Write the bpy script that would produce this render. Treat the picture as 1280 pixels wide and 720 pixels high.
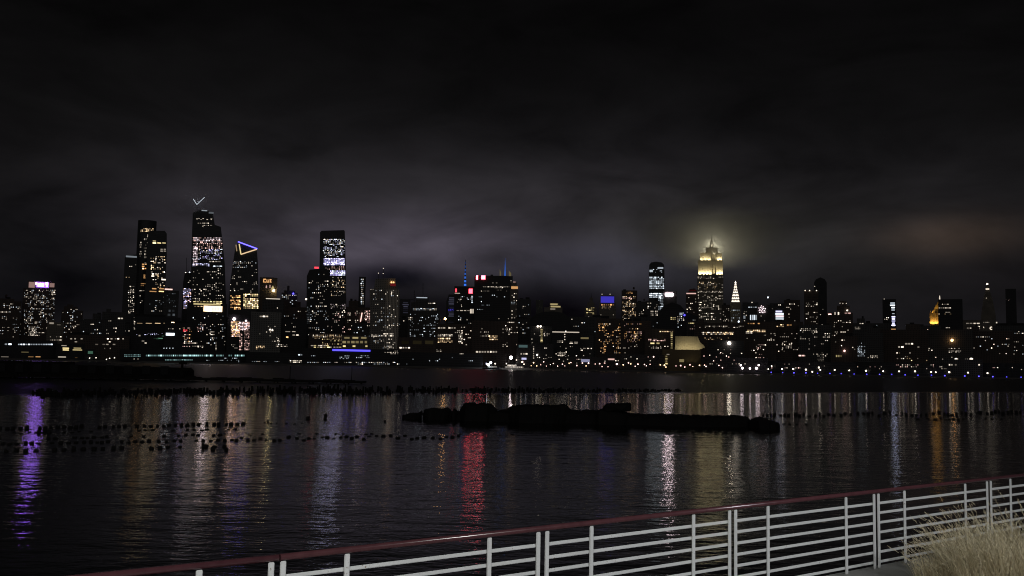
import bpy, bmesh, math, random
from mathutils import Vector, Matrix
import numpy as np

# ------------------------------------------------------------------ basics
for _c in list(bpy.data.objects): bpy.data.objects.remove(_c)
scene = bpy.context.scene
COL = scene.collection
PI = math.pi

F = 1150.0                      # focal length in 1280-px units
EYE = Vector((0, 0, 5.5))       # 5.5 m above the water
PITCH, ROLL = math.radians(4.85), math.radians(1.1)
f_ = Vector((0, math.cos(PITCH), math.sin(PITCH)))
u0 = Vector((0, -math.sin(PITCH), math.cos(PITCH)))
r0 = Vector((1, 0, 0))
cr = r0 * math.cos(ROLL) + u0 * math.sin(ROLL)
cu = u0 * math.cos(ROLL) - r0 * math.sin(ROLL)

def ray(px, py): return f_ + cr * ((px - 640) / F) + cu * ((360 - py) / F)
def at_y(px, py, Y):
    d = ray(px, py); return EYE + d * (Y / d.y)
def on_z(px, py, z):
    d = ray(px, py); return EYE + d * ((z - EYE.z) / d.z)
def hor(px): return 457.5 + (px - 640) * 0.0192

cam = bpy.data.objects.new('camera', bpy.data.cameras.new('camera'))
COL.objects.link(cam)
M3 = Matrix((cr, cu, -f_)).transposed()
cam.matrix_world = Matrix.Translation(EYE) @ M3.to_4x4()
cam.data.sensor_width = 36; cam.data.lens = 36 * F / 1280
cam.data.clip_start = 0.1; cam.data.clip_end = 60000
scene.camera = cam

scene.view_settings.view_transform = 'Standard'
scene.view_settings.look = 'None'
scene.view_settings.exposure = 0; scene.view_settings.gamma = 1
scene.view_settings.use_curve_mapping = False
scene.render.engine = 'CYCLES'
cy = scene.cycles
cy.use_denoising = True
cy.use_adaptive_sampling = False
cy.max_bounces = 6; cy.diffuse_bounces = 2; cy.glossy_bounces = 4
cy.volume_bounces = 0
cy.sample_clamp_indirect = 6
cy.sample_clamp_direct = 0
scene.render.filter_size = 1.1 if hasattr(scene.render, 'filter_size') else 1.5
cy.filter_width = 1.1
cy.caustics_reflective = False; cy.caustics_refractive = False

# ------------------------------------------------------------------ materials
MATS = {}
def new_mat(name):
    m = bpy.data.materials.new(name); m.use_nodes = True
    nt = m.node_tree
    for n in list(nt.nodes): nt.nodes.remove(n)
    out = nt.nodes.new('ShaderNodeOutputMaterial')
    return m, nt, out
def N(nt, t, **kw):
    n = nt.nodes.new(t)
    for k, v in kw.items():
        if k in n.inputs: n.inputs[k].default_value = v
        else: setattr(n, k, v)
    return n
def math_(nt, op, a, b=None, c=None):
    n = nt.nodes.new('ShaderNodeMath'); n.operation = op
    for i, v in enumerate((a, b, c)):
        if v is None: continue
        if isinstance(v, (int, float)): n.inputs[i].default_value = v
        else: nt.links.new(v, n.inputs[i])
    return n.outputs[0]

COLS = {
 'w': (1.0, .70, .40), 'n': (1.0, .86, .70), 'c': (.80, .90, 1.0), 'v': (.66, .66, 1.0),
 'p': (1.0, .62, .55), 'y': (1.0, .80, .38), 'o': (1.0, .52, .20), 'r': (1.0, .06, .09),
 'b': (.10, .08, 1.0), 'B': (.05, .22, 1.0), 'u': (.40, .17, 1.0), 't': (.55, .95, .95),
 'g': (.25, .60, .40), 'k': (1.0, .80, .85), 'l': (.55, .50, 1.0),
}
def glow(col, strength, vary=True):
    """A lit pane or lamp, or light on a wall put in as emission; each one has its own brightness."""
    key = ('glow', col, round(strength, 3), vary)
    if key in MATS: return MATS[key]
    m, nt, out = new_mat('lit_' + {'w':'warm','n':'neutral','c':'cool','v':'violet','p':'pink','y':'yellow','o':'orange','r':'red','b':'blue','B':'azure','u':'purple','t':'teal','g':'green','k':'rose','l':'lilac'}[col])
    e = N(nt, 'ShaderNodeEmission'); e.inputs[0].default_value = (*COLS[col], 1)
    if vary:
        oi = N(nt, 'ShaderNodeObjectInfo'); ge = N(nt, 'ShaderNodeNewGeometry')
        s = math_(nt, 'FRACT', math_(nt, 'MULTIPLY', math_(nt, 'ADD', oi.outputs['Random'], ge.outputs['Random Per Island']), 7.31))
        v = math_(nt, 'MULTIPLY_ADD', math_(nt, 'POWER', s, 3.0), 2.3, 0.22)
        nt.links.new(math_(nt, 'MULTIPLY', v, strength), e.inputs[1])
    else:
        e.inputs[1].default_value = strength
    nt.links.new(e.outputs[0], out.inputs[0])
    m.cycles.emission_sampling = 'FRONT' if strength >= 1.5 else 'NONE'
    MATS[key] = m
    return m

def wall_mat(name, base, glass=(.05, .052, .055), cell=(2.6, 3.6), gap=.8, rough=.75):
    """Facade: wall between unlit panes, in metres of the building itself, with slow stains."""
    if name in MATS: return MATS[name]
    m, nt, out = new_mat(name)
    tc = N(nt, 'ShaderNodeTexCoord'); sp = N(nt, 'ShaderNodeSeparateXYZ')
    nt.links.new(tc.outputs['Object'], sp.inputs[0])
    cb = N(nt, 'ShaderNodeCombineXYZ')
    nt.links.new(math_(nt, 'ADD', sp.outputs[0], sp.outputs[1]), cb.inputs[0]); nt.links.new(sp.outputs[2], cb.inputs[1])
    br = N(nt, 'ShaderNodeTexBrick', offset=0.0, squash=1.0)
    nt.links.new(cb.outputs[0], br.inputs['Vector'])
    br.inputs['Scale'].default_value = 1; br.inputs['Brick Width'].default_value = cell[0]
    br.inputs['Row Height'].default_value = cell[1]; br.inputs['Mortar Size'].default_value = gap
    br.inputs['Mortar Smooth'].default_value = 0
    no = N(nt, 'ShaderNodeTexNoise'); nt.links.new(tc.outputs['Object'], no.inputs['Vector'])
    no.inputs['Scale'].default_value = .06; no.inputs['Detail'].default_value = 5
    st = math_(nt, 'MULTIPLY_ADD', no.outputs[0], .8, .6)
    mx = N(nt, 'ShaderNodeMix', data_type='RGBA'); nt.links.new(br.outputs['Fac'], mx.inputs[0])
    mx.inputs[6].default_value = (*glass, 1); mx.inputs[7].default_value = (*base, 1)
    mu = N(nt, 'ShaderNodeMix', data_type='RGBA', blend_type='MULTIPLY'); mu.inputs[0].default_value = 1
    nt.links.new(mx.outputs[2], mu.inputs[6])
    nt.links.new(st, mu.inputs[7])
    p = N(nt, 'ShaderNodeBsdfPrincipled'); nt.links.new(mu.outputs[2], p.inputs['Base Color'])
    nt.links.new(math_(nt, 'MULTIPLY_ADD', br.outputs['Fac'], rough - .15, .15), p.inputs['Roughness'])
    nt.links.new(p.outputs[0], out.inputs[0])
    MATS[name] = m
    return m
def plain(name, base, rough=.6, metal=0.0, noise=.25, scale=3.0, bump=0.0):
    if name in MATS: return MATS[name]
    m, nt, out = new_mat(name)
    tc = N(nt, 'ShaderNodeTexCoord'); no = N(nt, 'ShaderNodeTexNoise')
    nt.links.new(tc.outputs['Object'], no.inputs['Vector']); no.inputs['Scale'].default_value = scale; no.inputs['Detail'].default_value = 6
    mx = N(nt, 'ShaderNodeMix', data_type='RGBA'); nt.links.new(no.outputs[0], mx.inputs[0])
    mx.inputs[6].default_value = (*[c * (1 - noise) for c in base], 1); mx.inputs[7].default_value = (*[min(1, c * (1 + noise)) for c in base], 1)
    p = N(nt, 'ShaderNodeBsdfPrincipled'); nt.links.new(mx.outputs[2], p.inputs['Base Color'])
    p.inputs['Metallic'].default_value = metal
    nt.links.new(math_(nt, 'MULTIPLY_ADD', no.outputs[0], .25, rough - .12), p.inputs['Roughness'])
    if bump:
        b = N(nt, 'ShaderNodeBump'); b.inputs['Distance'].default_value = bump; nt.links.new(no.outputs[0], b.inputs['Height'])
        nt.links.new(b.outputs[0], p.inputs['Normal'])
    nt.links.new(p.outputs[0], out.inputs[0]); MATS[name] = m
    return m

WALLS = {
 'glass': wall_mat('curtain_wall', (.09, .095, .10), cell=(1.8, 3.9), gap=.25, rough=.4),
 'brick': wall_mat('brick_facade', (.17, .13, .11)),
 'stone': wall_mat('limestone_facade', (.38, .34, .28), cell=(2.8, 3.7), gap=1.0),
 'conc': wall_mat('concrete_facade', (.15, .15, .15), cell=(3.2, 3.3), gap=.7),
 'grid': wall_mat('pale_pier_facade', (.36, .36, .34), cell=(4.2, 3.6), gap=1.1),
 'black': wall_mat('dark_glass_facade', (.035, .035, .04), glass=(.02, .022, .026), cell=(1.6, 3.8), gap=.3, rough=.45),
}
STEEL = plain('painted_steel', (.12, .12, .13), .5, .0, .2, 1.0)
DARKROOF = plain('roofing', (.05, .05, .05), .85)
CROWNSTONE = plain('pale_limestone', (.52, .47, .38), .8, 0, .15, .08)
CREAM = plain('cream_panel', (.55, .49, .36), .75, 0, .2, .12)

# ------------------------------------------------------------------ mesh helpers
def box(bm, c, s, rz=0.0, taper=1.0):
    r = bmesh.ops.create_cube(bm, size=1.0)
    for v in r['verts']:
        if taper != 1.0 and v.co.z > 0: v.co.x *= taper; v.co.y *= taper
        v.co = Vector((v.co.x * s[0], v.co.y * s[1], v.co.z * s[2]))
        if rz: v.co = Matrix.Rotation(rz, 3, 'Z') @ v.co
        v.co += Vector(c)
    return r['verts']
def tube(bm, a, b, r1, r2=None, n=8):
    a, b = Vector(a), Vector(b); d = b - a
    q = d.to_track_quat('Z', 'Y').to_matrix().to_4x4()
    bmesh.ops.create_cone(bm, cap_ends=True, segments=n, radius1=r1, radius2=r1 if r2 is None else r2, depth=d.length,
                          matrix=Matrix.Translation((a + b) / 2) @ q)
def prism(bm, pts, y0, y1):
    """pts: (x, z) counter-clockwise or not; extruded from y0 to y1."""
    a = [bm.verts.new((x, y0, z)) for x, z in pts]; b = [bm.verts.new((x, y1, z)) for x, z in pts]
    bm.faces.new(a); bm.faces.new(b[::-1])
    n = len(pts)
    for i in range(n): bm.faces.new((a[i], b[i], b[(i + 1) % n], a[(i + 1) % n]))
    bmesh.ops.recalc_face_normals(bm, faces=bm.faces)
def finish(name, bm, mat, parent=None, smooth=False):
    me = bpy.data.meshes.new(name); bm.to_mesh(me); bm.free()
    for m in (mat if isinstance(mat, (list, tuple)) else [mat]): me.materials.append(m)
    if smooth:
        for p in me.polygons: p.use_smooth = True
    o = bpy.data.objects.new(name, me); COL.objects.link(o)
    if parent is not None: o.parent = parent
    return o
def tag(o, label=None, cat=None, group=None, kind=None):
    for k, v in (('label', label), ('category', cat), ('group', group), ('kind', kind)):
        if v: o[k] = v
    return o
def empty(name, loc, rz=0.0):
    o = bpy.data.objects.new(name, None); COL.objects.link(o)
    o.location = loc; o.rotation_euler = (0, 0, rz); o.empty_display_size = .5
    return o
PANES = {}
def pane_mesh(mat):
    if mat.name not in PANES:
        bm = bmesh.new(); bmesh.ops.create_cube(bm, size=1.0)
        me = bpy.data.meshes.new('pane'); bm.to_mesh(me); bm.free(); me.materials.append(mat); PANES[mat.name] = me
    return PANES[mat.name]

# ------------------------------------------------------------------ buildings
GROUND = 2.6
BUILDINGS = []
class B:
    def __init__(s, name, label, x0, x1, ytop, Y, wall='conc', zones=(), tiers=(), poly=None, rnd=False, cat='building',
                 depth=None, seed=None, roof=True, group=None, wallname='wall', turn=0.0):
        s.rng = random.Random(seed if seed is not None else int(x0 * 31 + ytop * 7 + Y))
        xc = (x0 + x1) / 2
        C = at_y(xc, ytop, Y)
        s.th = math.atan2(C.x, C.y)
        s.n = Vector((-math.sin(s.th), -math.cos(s.th), 0)); s.t = Vector((math.cos(s.th), -math.sin(s.th), 0))
        s.C = C
        s.lx0, s.top = s.loc(x0, ytop); s.lx1, _ = s.loc(x1, ytop)
        _, s.top = s.loc(xc, ytop)
        w = s.lx1 - s.lx0
        s.d = depth or max(14, min(w * .9, 48))
        # recentre so that the root sits under the footprint
        s.cx = (s.lx0 + s.lx1) / 2
        base = C + s.t * s.cx - s.n * (s.d / 2)
        s.root = empty(name, (base.x, base.y, GROUND), -s.th)
        tag(s.root, label, cat, group)
        s.w = w; s.rnd = rnd; s.poly = None
        s.boxes = []
        bm = bmesh.new()
        if poly:
            pts = [s.L(px, py) for px, py in poly]
            pts = [(x, z) for x, z in pts]
            pts = [(pts[0][0], 0)] + pts + [(pts[-1][0], 0)]
            prism(bm, pts, -s.d / 2, s.d / 2)
            s.poly = pts
            xs = [p[0] for p in pts]; s.boxes.append((min(xs), max(xs), max(p[1] for p in pts), -s.d / 2))
        elif rnd:
            h = s.top - GROUND
            bmesh.ops.create_cone(bm, cap_ends=True, segments=28, radius1=.5, radius2=.5, depth=1,
                                  matrix=Matrix.Translation((0, 0, h / 2)) @ Matrix.Diagonal((w, s.d, h, 1)))
            s.boxes.append((-w / 2, w / 2, h, -s.d / 2))
        else:
            h = s.top - GROUND
            inset = 0.0
            allt = [(x0, x1, ytop)] + list(tiers)
            allt.sort(key=lambda t: -t[2])
            for a, b, yt in allt:
                xa, za = s.L(a, yt); xb, zb = s.L(b, yt); hh = (za + zb) / 2
                dd = max(6, min(s.d, (xb - xa) * .95)) - 2 * inset if len(allt) > 1 else s.d
                dd = max(5, dd)
                box(bm, ((xa + xb) / 2, -s.d / 2 + inset + dd / 2, hh / 2), (xb - xa, dd, hh))
                s.boxes.append((xa, xb, hh, -s.d / 2 + inset)); inset += .9
        s.wall = finish(wallname, bm, WALLS[wall] if isinstance(wall, str) else wall, s.root)
        s.wins = []
        for z in zones: s.zone(*z)
        if roof and not poly and not rnd: s.rooftop()
        BUILDINGS.append(s)
    def loc(s, px, py):
        d = ray(px, py); k = (s.C - EYE).dot(s.n) / d.dot(s.n)
        P = EYE + d * k
        return (P - s.C).dot(s.t), P.z
    def L(s, px, py):
        x, z = s.loc(px, py); return x - s.cx, z - GROUND
    def front(s, lx, lz):
        if s.rnd:
            q = min(1, abs(2 * lx / s.w)); return -s.d / 2 * math.sqrt(max(0, 1 - q * q))
        ys = [y for a, b, h, y in s.boxes if a - .3 <= lx <= b + .3 and lz <= h + .3]
        return min(ys) if ys else None
    def inside(s, lx, lz):
        if s.poly:
            c = False; p = s.poly; j = len(p) - 1
            for i in range(len(p)):
                if (p[i][1] > lz) != (p[j][1] > lz) and lx < (p[j][0] - p[i][0]) * (lz - p[i][1]) / (p[j][1] - p[i][1]) + p[i][0]: c = not c
                j = i
            return c
        return any(a <= lx <= b and lz <= h for a, b, h, y in s.boxes)
    def zone(s, x0, y0, x1, y1, cw, ch, frac, col, st, fw=.68, fh=.55):
        kk = .72 if frac < .9 and cw < 4 else 1
        nx = max(1, round((x1 - x0) / (cw * (.8 if kk < 1 else 1)))); ny = max(1, round((y1 - y0) / (ch * kk)))
        run = 0
        for j in range(ny):
            rowp = frac * s.rng.uniform(.45, 1.55) if frac < .9 else frac
            for i in range(nx):
                p = rowp + (.28 if run and frac < .9 else 0)
                if s.rng.random() > p: run = 0; continue
                run = 1
                jt = 0 if frac >= .8 else .22
                cx = x0 + (i + .5 + s.rng.uniform(-jt, jt)) * (x1 - x0) / nx; cyy = y0 + (j + .5) * (y1 - y0) / ny
                lx, lz = s.L(cx, cyy)
                sx = (s.L(cx + 1, cyy)[0] - lx)
                q = 1 if frac >= .6 else .64
                w = max(.7, sx * (x1 - x0) / nx * fw * q * s.rng.uniform(.75, 1.2)); h = max(.7, sx * (y1 - y0) / ny * fh * (1 if frac >= .6 else .84))
                k = 1 if frac >= .9 else (.6 if s.rng.random() < .5 else 1.45)
                cc = col if isinstance(col, str) and len(col) == 1 else s.rng.choice(col)
                if s.inside(lx - w * .45, lz) and s.inside(lx + w * .45, lz) and lz > 1.5: s.wins.append((lx, lz, w, h, cc, st * k * 1.45))
        return s
    def part(s, name, x0, y0, x1, y1, mat, thick=.8, out=.4, label=None):
        """A flat box part on the facade, given by its place on it."""
        lx, lz = s.L((x0 + x1) / 2, (y0 + y1) / 2); a = s.L(x0, (y0 + y1) / 2)[0]; b = s.L(x1, (y0 + y1) / 2)[0]
        h = abs(s.L((x0 + x1) / 2, y0)[1] - s.L((x0 + x1) / 2, y1)[1])
        y = s.front(lx, lz)
        if y is None: y = -s.d / 2 + 2
        bm = bmesh.new(); box(bm, (0, 0, 0), (b - a, thick, h))
        o = finish(name, bm, mat, s.root); o.location = (lx, y - out, lz)
        if label: o['label'] = label
        return o
    def bar(s, name, p, q, r, mat, yoff=-.8, r2=None, n=6, parent=None):
        a, b = s.L(*p), s.L(*q); bm = bmesh.new()
        y = -s.d / 2 + yoff
        tube(bm, (a[0], y, a[1]), (b[0], y, b[1]), r, r2, n)
        return finish(name, bm, mat, parent or s.root)
    def lamp(s, px, py, r, col, st, name='beacon', yoff=None):
        lx, lz = s.L(px, py); bm = bmesh.new()
        bmesh.ops.create_icosphere(bm, subdivisions=1, radius=r)
        o = finish(name, bm, glow(col, st, False), s.root, True)
        y = s.front(lx, lz)
        o.location = (lx, (y - r) if y is not None and yoff is None else (yoff or 0), lz)
        return o
    def rooftop(s):
        a, b, h, y = max(s.boxes, key=lambda t: t[2]); w = b - a
        if w < 12: return
        bm = bmesh.new(); n = s.rng.randint(1, 2)
        d = 6
        for k in range(n):
            ww = w * s.rng.uniform(.16, .34); hh = s.rng.uniform(2, 5.5)
            box(bm, (s.rng.uniform(a + ww / 2 + 1, b - ww / 2 - 1), y + 4 + d / 2 + k * .4, h + hh / 2 - .05 + k * .013), (ww, d, hh))
        finish('roof_house', bm, DARKROOF, s.root)
        if s.rng.random() < .35 and w > 18:
            bm = bmesh.new(); x = s.rng.uniform(a + 4, b - 4); z = h - .04
            for dx, dy in ((-1.2, -1.2), (1.2, -1.2), (1.2, 1.2), (-1.2, 1.2)): tube(bm, (x + dx, y + 3 + dy, z), (x + dx, y + 3 + dy, z + 3), .2, n=5)
            tube(bm, (x, y + 3, z + 3), (x, y + 3, z + 7), 2.1, n=12); tube(bm, (x, y + 3, z + 7), (x, y + 3, z + 8.6), 2.2, .1, 12)
            finish('water_tank', bm, plain('weathered_timber', (.11, .08, .06), .9), s.root)
    def close(s):
        ws = sorted(s.wins, key=lambda t: -t[2] * t[3] * t[5])
        for lx, lz, w, h, c, st in ws[:100]:
            y = s.front(lx, lz)
            if y is None: continue
            o = bpy.data.objects.new('window', pane_mesh(glow(c, st))); COL.objects.link(o)
            o.parent = s.root; o.location = (lx, y - .12, lz); o.scale = (w, .3, h)
        if ws[100:]:
            bm = bmesh.new(); mats = []
            for lx, lz, w, h, c, st in ws[100:]:
                y = s.front(lx, lz)
                if y is None: continue
                m = glow(c, st)
                if m not in mats: mats.append(m)
                k = mats.index(m); n0 = len(bm.faces)
                box(bm, (lx, y - .12, lz), (w, .3, h)); bm.faces.ensure_lookup_table()
                for fi in range(n0, len(bm.faces)): bm.faces[fi].material_index = k
            o = finish('window_field', bm, mats, s.root); o['kind'] = 'stuff'
SKY_STOPS = [(0, (17, 16, 18)), (.10, (23, 22, 24)), (.22, (27, 26, 27)), (.34, (22, 21, 22)), (.50, (13, 12.5, 13)), (.70, (8.5, 8, 8.5)), (1.0, (7, 6.5, 7))]
SKY_BLOBS = [  # px, py, half width, half height, added linear radiance, share taken from the wisps
 (545, 310, 120, 36, (.047, .040, .054), .85), (440, 312, 110, 40, (.019, .016, .0225), .8), (345, 335, 100, 38, (.012, .010, .0148), .75), (760, 330, 150, 32, (.013, .0130, .022), .65), (640, 258, 360, 78, (.0125, .0113, .0134), .75),
 (890, 300, 140, 46, (.011, .0105, .008), .5), (1188, 295, 66, 21, (.026, .017, .0115), .75), (255, 275, 110, 44, (.0135, .0118, .0152), .75),
 (60, 320, 110, 70, (-.0045, -.0042, -.004), .2), (1240, 340, 80, 40, (-.003, -.0032, -.0032), .4), (640, 392, 300, 24, (-.005, -.005, -.005), .3), (488, 342, 70, 17, (-.030, -.026, -.031), .45), (700, 372, 90, 18, (-.004,-.004,-.004), .3)]
# ------------------------------------------------------------------ the city, left to right
G_ = dict(group='city buildings along the far shore')
T_ = dict(cat='skyscraper', group='city buildings along the far shore')
def bb(*a, **k):
    kw = dict(G_); kw.update(k); return B(*a, **kw)
def tt(*a, **k):
    kw = dict(T_); kw.update(k); return B(*a, **kw)

# --- far left
bb('apartment_block', 'dark apartment block cut by the left picture edge, small scattered lit windows', -14, 27, 376, 1750, 'brick',
   [(0, 379, 26, 424, 2.6, 2.7, .15, 'nc', .45), (0, 389, 14, 391, 3, 2, .7, 'n', .5)], tiers=[(-14, 18, 373)])
b = tt('apartment_tower', 'broad apartment tower under the glowing purple rooftop sign', 29, 70, 361, 1800, 'brick',
   [(30, 362, 70, 420, 2.3, 2.3, .22, 'nnc', .55), (35, 408, 46, 420, 2, 2, .5, 'n', .5), (64, 364, 69, 369, 2.4, 2.4, 1, 'n', .6)], tiers=[(35, 68, 351.5)], roof=False)
b.part('sign_frame', 36, 352.5, 43.5, 359.5, glow('p', .28, False), .6, .5)
b.part('sign_frame', 62, 354, 68, 359, glow('p', .25, False), .6, .5)
for xa, xb, ya, yb in ((44.5, 46.4, 353.2, 355.5), (47.3, 49, 354.3, 358.2), (49.6, 51.4, 353.8, 358), (52, 55, 354, 358.2), (57, 60, 353.3, 356), (57.6, 59.2, 356.1, 358.3)):
    b.part('sign_letter', xa, ya, xb, yb, glow('u', 24, False), .6, 1.2)
b.part('sign_backing', 45, 352.6, 61, 359.4, glow('u', 1.6, False), .4, .35)
bb('apartment_block', 'rounded dark apartment block right of the purple-signed tower, speckled with tiny lights', 77, 104, 388, 1800, 'brick',
   [(78, 382, 103, 424, 2.4, 2.6, .14, 'nnc', .5)], tiers=[(80, 97, 383), (84, 92, 380.5)])
b = bb('low_building', 'small flood-washed building with two steps low between the two speckled left blocks', 59, 80, 403, 1600, 'stone',
   [(60, 402, 69, 406, 8.5, 4, 1, 'n', .22), (70, 405, 77, 407, 6, 2, 1, 'n', .3), (62, 420, 80, 426, 3, 2.5, .3, 'n', .6)], tiers=[(60, 69, 400)])  # first two zones: emission in place of light on the walls
bb('office_block', 'low unlit block right of the speckled left apartments with a few pale windows', 100, 130, 399, 1780, 'conc',
   [(103, 402, 128, 420, 3, 3, .09, 'nc', .8), (104, 422, 128, 426, 5, 2, .6, 'n', .7)], tiers=[(116, 127, 392)])
bb('office_block', 'flat dark block left of the thin lit-topped tower with one wide bright window pair', 128, 158, 390, 1780, 'conc',
   [(147, 396.5, 154, 399.5, 3.4, 3, 1, 'n', 1.1), (150, 408, 160, 410, 5, 2, .6, 'n', .5), (155, 412.5, 161, 415.5, 6, 3, 1, 'n', 1.1), (130, 400, 146, 418, 3, 3, .1, 'n', .6)], tiers=[(133, 139, 386)])
bb('warehouse', 'long low riverside warehouse with broken rows of warm light at the left', 84, 162, 419, 1560, 'brick',
   [(86, 422, 160, 425, 4.5, 3, .5, 'n', .7), (86, 426, 146, 428.5, 6, 2.4, .5, 'n', .6), (118, 429, 146, 432, 8, 2.4, .5, 'n', .5), (130, 434, 168, 437, 3, 3, .2, 'n', .7)])
b = bb('pier_shed', 'long elevated shed with a row of cool white lamps, far left', -14, 72, 425, 1500, 'black',
   [(22, 429, 66, 432, 3.1, 3, 1, 'c', .9), (5, 428.5, 15, 432, 5, 3, 1, 'c', .8)], roof=False)
b = bb('pier_shed', 'long low shed with faint amber strips under the cool lamp row', -14, 74, 436, 1470, 'black',
   [(0, 439, 50, 441.4, 12, 2, .8, 'y', .13), (0, 445, 12, 447, 11, 2, 1, 'n', .35), (34, 445, 52, 447, 8, 2, .8, 'o', .35), (62, 451, 80, 455, 4, 3, .5, 'n', .6)], roof=False)
b = bb('pier_shed', 'lit terminal building with stacked amber strips beside the green-lit box', 70, 106, 430, 1465, 'black',
   [(75, 434, 104, 438.6, 14, 2.2, 1, 'y', .45), (76, 431, 84, 433, 8, 2, 1, 'n', .3), (58, 445, 84, 447.4, 12, 2, 1, 'n', .4), (86, 446, 104, 448, 6, 2, .5, 'o', .3), (60, 451, 102, 454.5, 4.5, 3, .55, 'n', .8)], roof=False)
b = bb('kiosk', 'small green-lit box at the water right of the amber-striped terminal', 107, 119, 436.5, 1462, 'black', [(107.6, 437.2, 118.4, 444, 10.5, 6.4, 1, 'g', .10)], roof=False)
for x, y in ((112, 447.6), (120, 447.2), (133, 449.2), (137, 447.9), (143, 447.2)): b.lamp(x, y, .9, 'n', 2.5, 'floodlight', -10)

# --- the towers on the left
b = tt('office_tower', 'slimmest of the three clustered left towers, with a pale slanted lit top', 156, 172, 320, 2050, 'glass',
   [(158, 328, 171, 334, 3, 2.4, .5, 'n', .6), (160, 355, 168, 392, 2.6, 2.7, .45, 'n', .6), (157, 335, 170, 354, 3, 3, .08, 'w', .5)],
   poly=[(156, 322), (160, 319), (171.5, 318), (171.5, 330)])
b.part('crown_light', 157.5, 319.8, 171, 321.8, glow('c', .22, False), .8, .3)
b = tt('residential_tower', 'tallest of the three clustered left towers, round and dark topped', 172.5, 196.5, 275, 2150, 'glass',
   [(175, 285, 192, 290, 2.4, 2.4, .8, 'w', .45), (174.5, 293, 177, 330, 2, 4, .6, 'n', .3), (184, 293, 188, 308, 2, 2.6, .7, 'n', .5), (180, 297, 183, 331, 2, 5, .6, 'n', .18),
    (177, 329, 185, 337, 4, 2.4, .8, 'o', 1.10), (179, 343, 185, 350, 3, 2.4, .8, 'o', 1.21), (176, 351, 182, 358, 2.2, 3, .6, 'o', .3), (174, 358, 196, 392, 3, 3, .12, 'n', .5)], rnd=True)
b = tt('residential_tower', 'tower with broad warm lit floors in front of the tallest of the left cluster', 184.5, 208.5, 288.5, 2050, 'glass',
   [(190, 300, 208, 305, 6, 2.4, .9, 'y', 1.21), (200, 310.5, 208, 315, 4, 2.4, .8, 'n', .5), (188, 320, 207, 360, 3.4, 2.7, .26, 'nw', 1.32), (189, 341, 197, 346.5, 3.8, 2.4, .9, 'n', 1.21),
    (201, 348, 208, 351, 6.5, 2.4, 1, 'n', .55), (188, 359.5, 207, 362.2, 9, 2.2, 1, 'o', 1.76), (186, 363.2, 207, 365.4, 9, 2, 1, 'o', 1.43), (186, 366, 208, 392, 3, 3, .1, 'nc', .6)],
   poly=[(184.5, 300), (185, 291), (188, 288.5), (206, 288.5), (208.5, 292), (208.5, 320)])
b = bb('office_block', 'grey dimly washed block just right of the left tower cluster, pink strip on its roof', 205, 224, 363, 1950, 'conc',
   [(208, 366, 220, 384, 3, 3, .35, 'c', .07), (210, 386, 219, 396, 4, 5, .7, 'c', .08)], tiers=[(205, 215, 360.5)])  # panes emit faintly in place of floodlight on the facade
b.part('roof_sign', 206, 360.9, 215.6, 362.4, glow('p', 1.4, False), .8, .8)
b = tt('office_tower', 'narrow tower sprinkled with violet lights left of the tallest left skyscraper', 227, 240, 345, 2300, 'glass',
   [(229, 360, 239, 386, 1.9, 2.2, .62, 'vvlp', .8), (229, 350, 239, 358, 3, 3, .1, 'n', .6)], poly=[(229, 352), (231, 341), (239.5, 341), (240, 352)])
b.lamp(232, 340.4, 1.6, 'n', 2.2, 'roof_lamp'); b.lamp(237, 340, 1.8, 'c', 2.2, 'roof_lamp'); b.bar('mast', (233, 341), (233, 322), .5, STEEL, 2)
# tallest on the left, with the lit V over its crown
b = tt('office_tower', 'tallest left skyscraper, tapered, with white V of light above its crown', 239, 282, 262, 2200, 'glass',
   [(245, 272.5, 268, 275, 3.2, 2.2, .85, 'n', .4), (247, 278, 262, 280, 3, 2.2, .6, 'n', .35), (253, 281, 266, 284, 2.6, 2.2, .5, 'n', .5),
    (241, 296.5, 277, 303.5, 2.3, 2.3, .85, 'kkp', 0.80), (241, 303.5, 278, 311, 3, 2.6, .55, 'p', 0.80), (241, 305, 247, 332, 2.2, 2.8, .8, 'k', 1.04), (248, 311, 278, 325, 2.4, 2.2, .42, 'vnlc', 1.04),
    (240, 322.5, 249, 324.5, 3, 2, .9, 'c', .5), (261, 325.8, 276, 328, 4, 2, .9, 'n', .5), (240, 329, 262, 333, 3, 2, .8, 'v', .55), (266, 331.5, 278, 334, 4, 2.2, .8, 'c', .7), (241, 335, 279, 352, 3, 2.6, .17, 'n', .5),
    (240, 353, 280, 376, 3.4, 2.7, .24, 'n', .42), (241, 376, 278, 380, 4, 1.8, .85, 'y', .55)],
   poly=[(238.5, 390), (239, 330), (240, 290), (241, 266), (247, 263.2), (256, 262.2), (266, 266), (268.5, 281), (276, 283.5), (278, 300), (281, 330), (283, 390)], depth=46)
for p, q in (((241.5, 248), (246, 255)), ((246, 255), (255.6, 246))): b.bar('edge_light', p, q, .5, glow('c', 1.1, False), 8)
b.bar('crown_mast', (246, 255), (247, 264), .35, STEEL, 8); b.part('crown_light', 252, 262.6, 259, 263.8, glow('c', .35, False), .8, .2)
b.part('crown_light', 261, 265, 267, 267, glow('c', .12, False), .8, .2)
b = bb('podium_mall', 'podium with a big glaring warm shop front below the tallest left skyscraper', 234, 284, 379, 1960, 'black',
   [(242, 382, 254, 384, 4, 2, .8, 'w', .5), (240, 392, 282, 432, 3, 3, .12, 'nc', .6), (246, 405, 255, 415, 3.4, 2.4, .5, 'p', .5), (262, 414, 268, 419, 2.2, 2.2, .6, 'n', .8), (238, 432, 254, 435, 3, 2.4, .7, 'n', .6), (269, 427, 271, 438, 2, 2.6, .8, 'n', .5)], roof=False)
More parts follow.
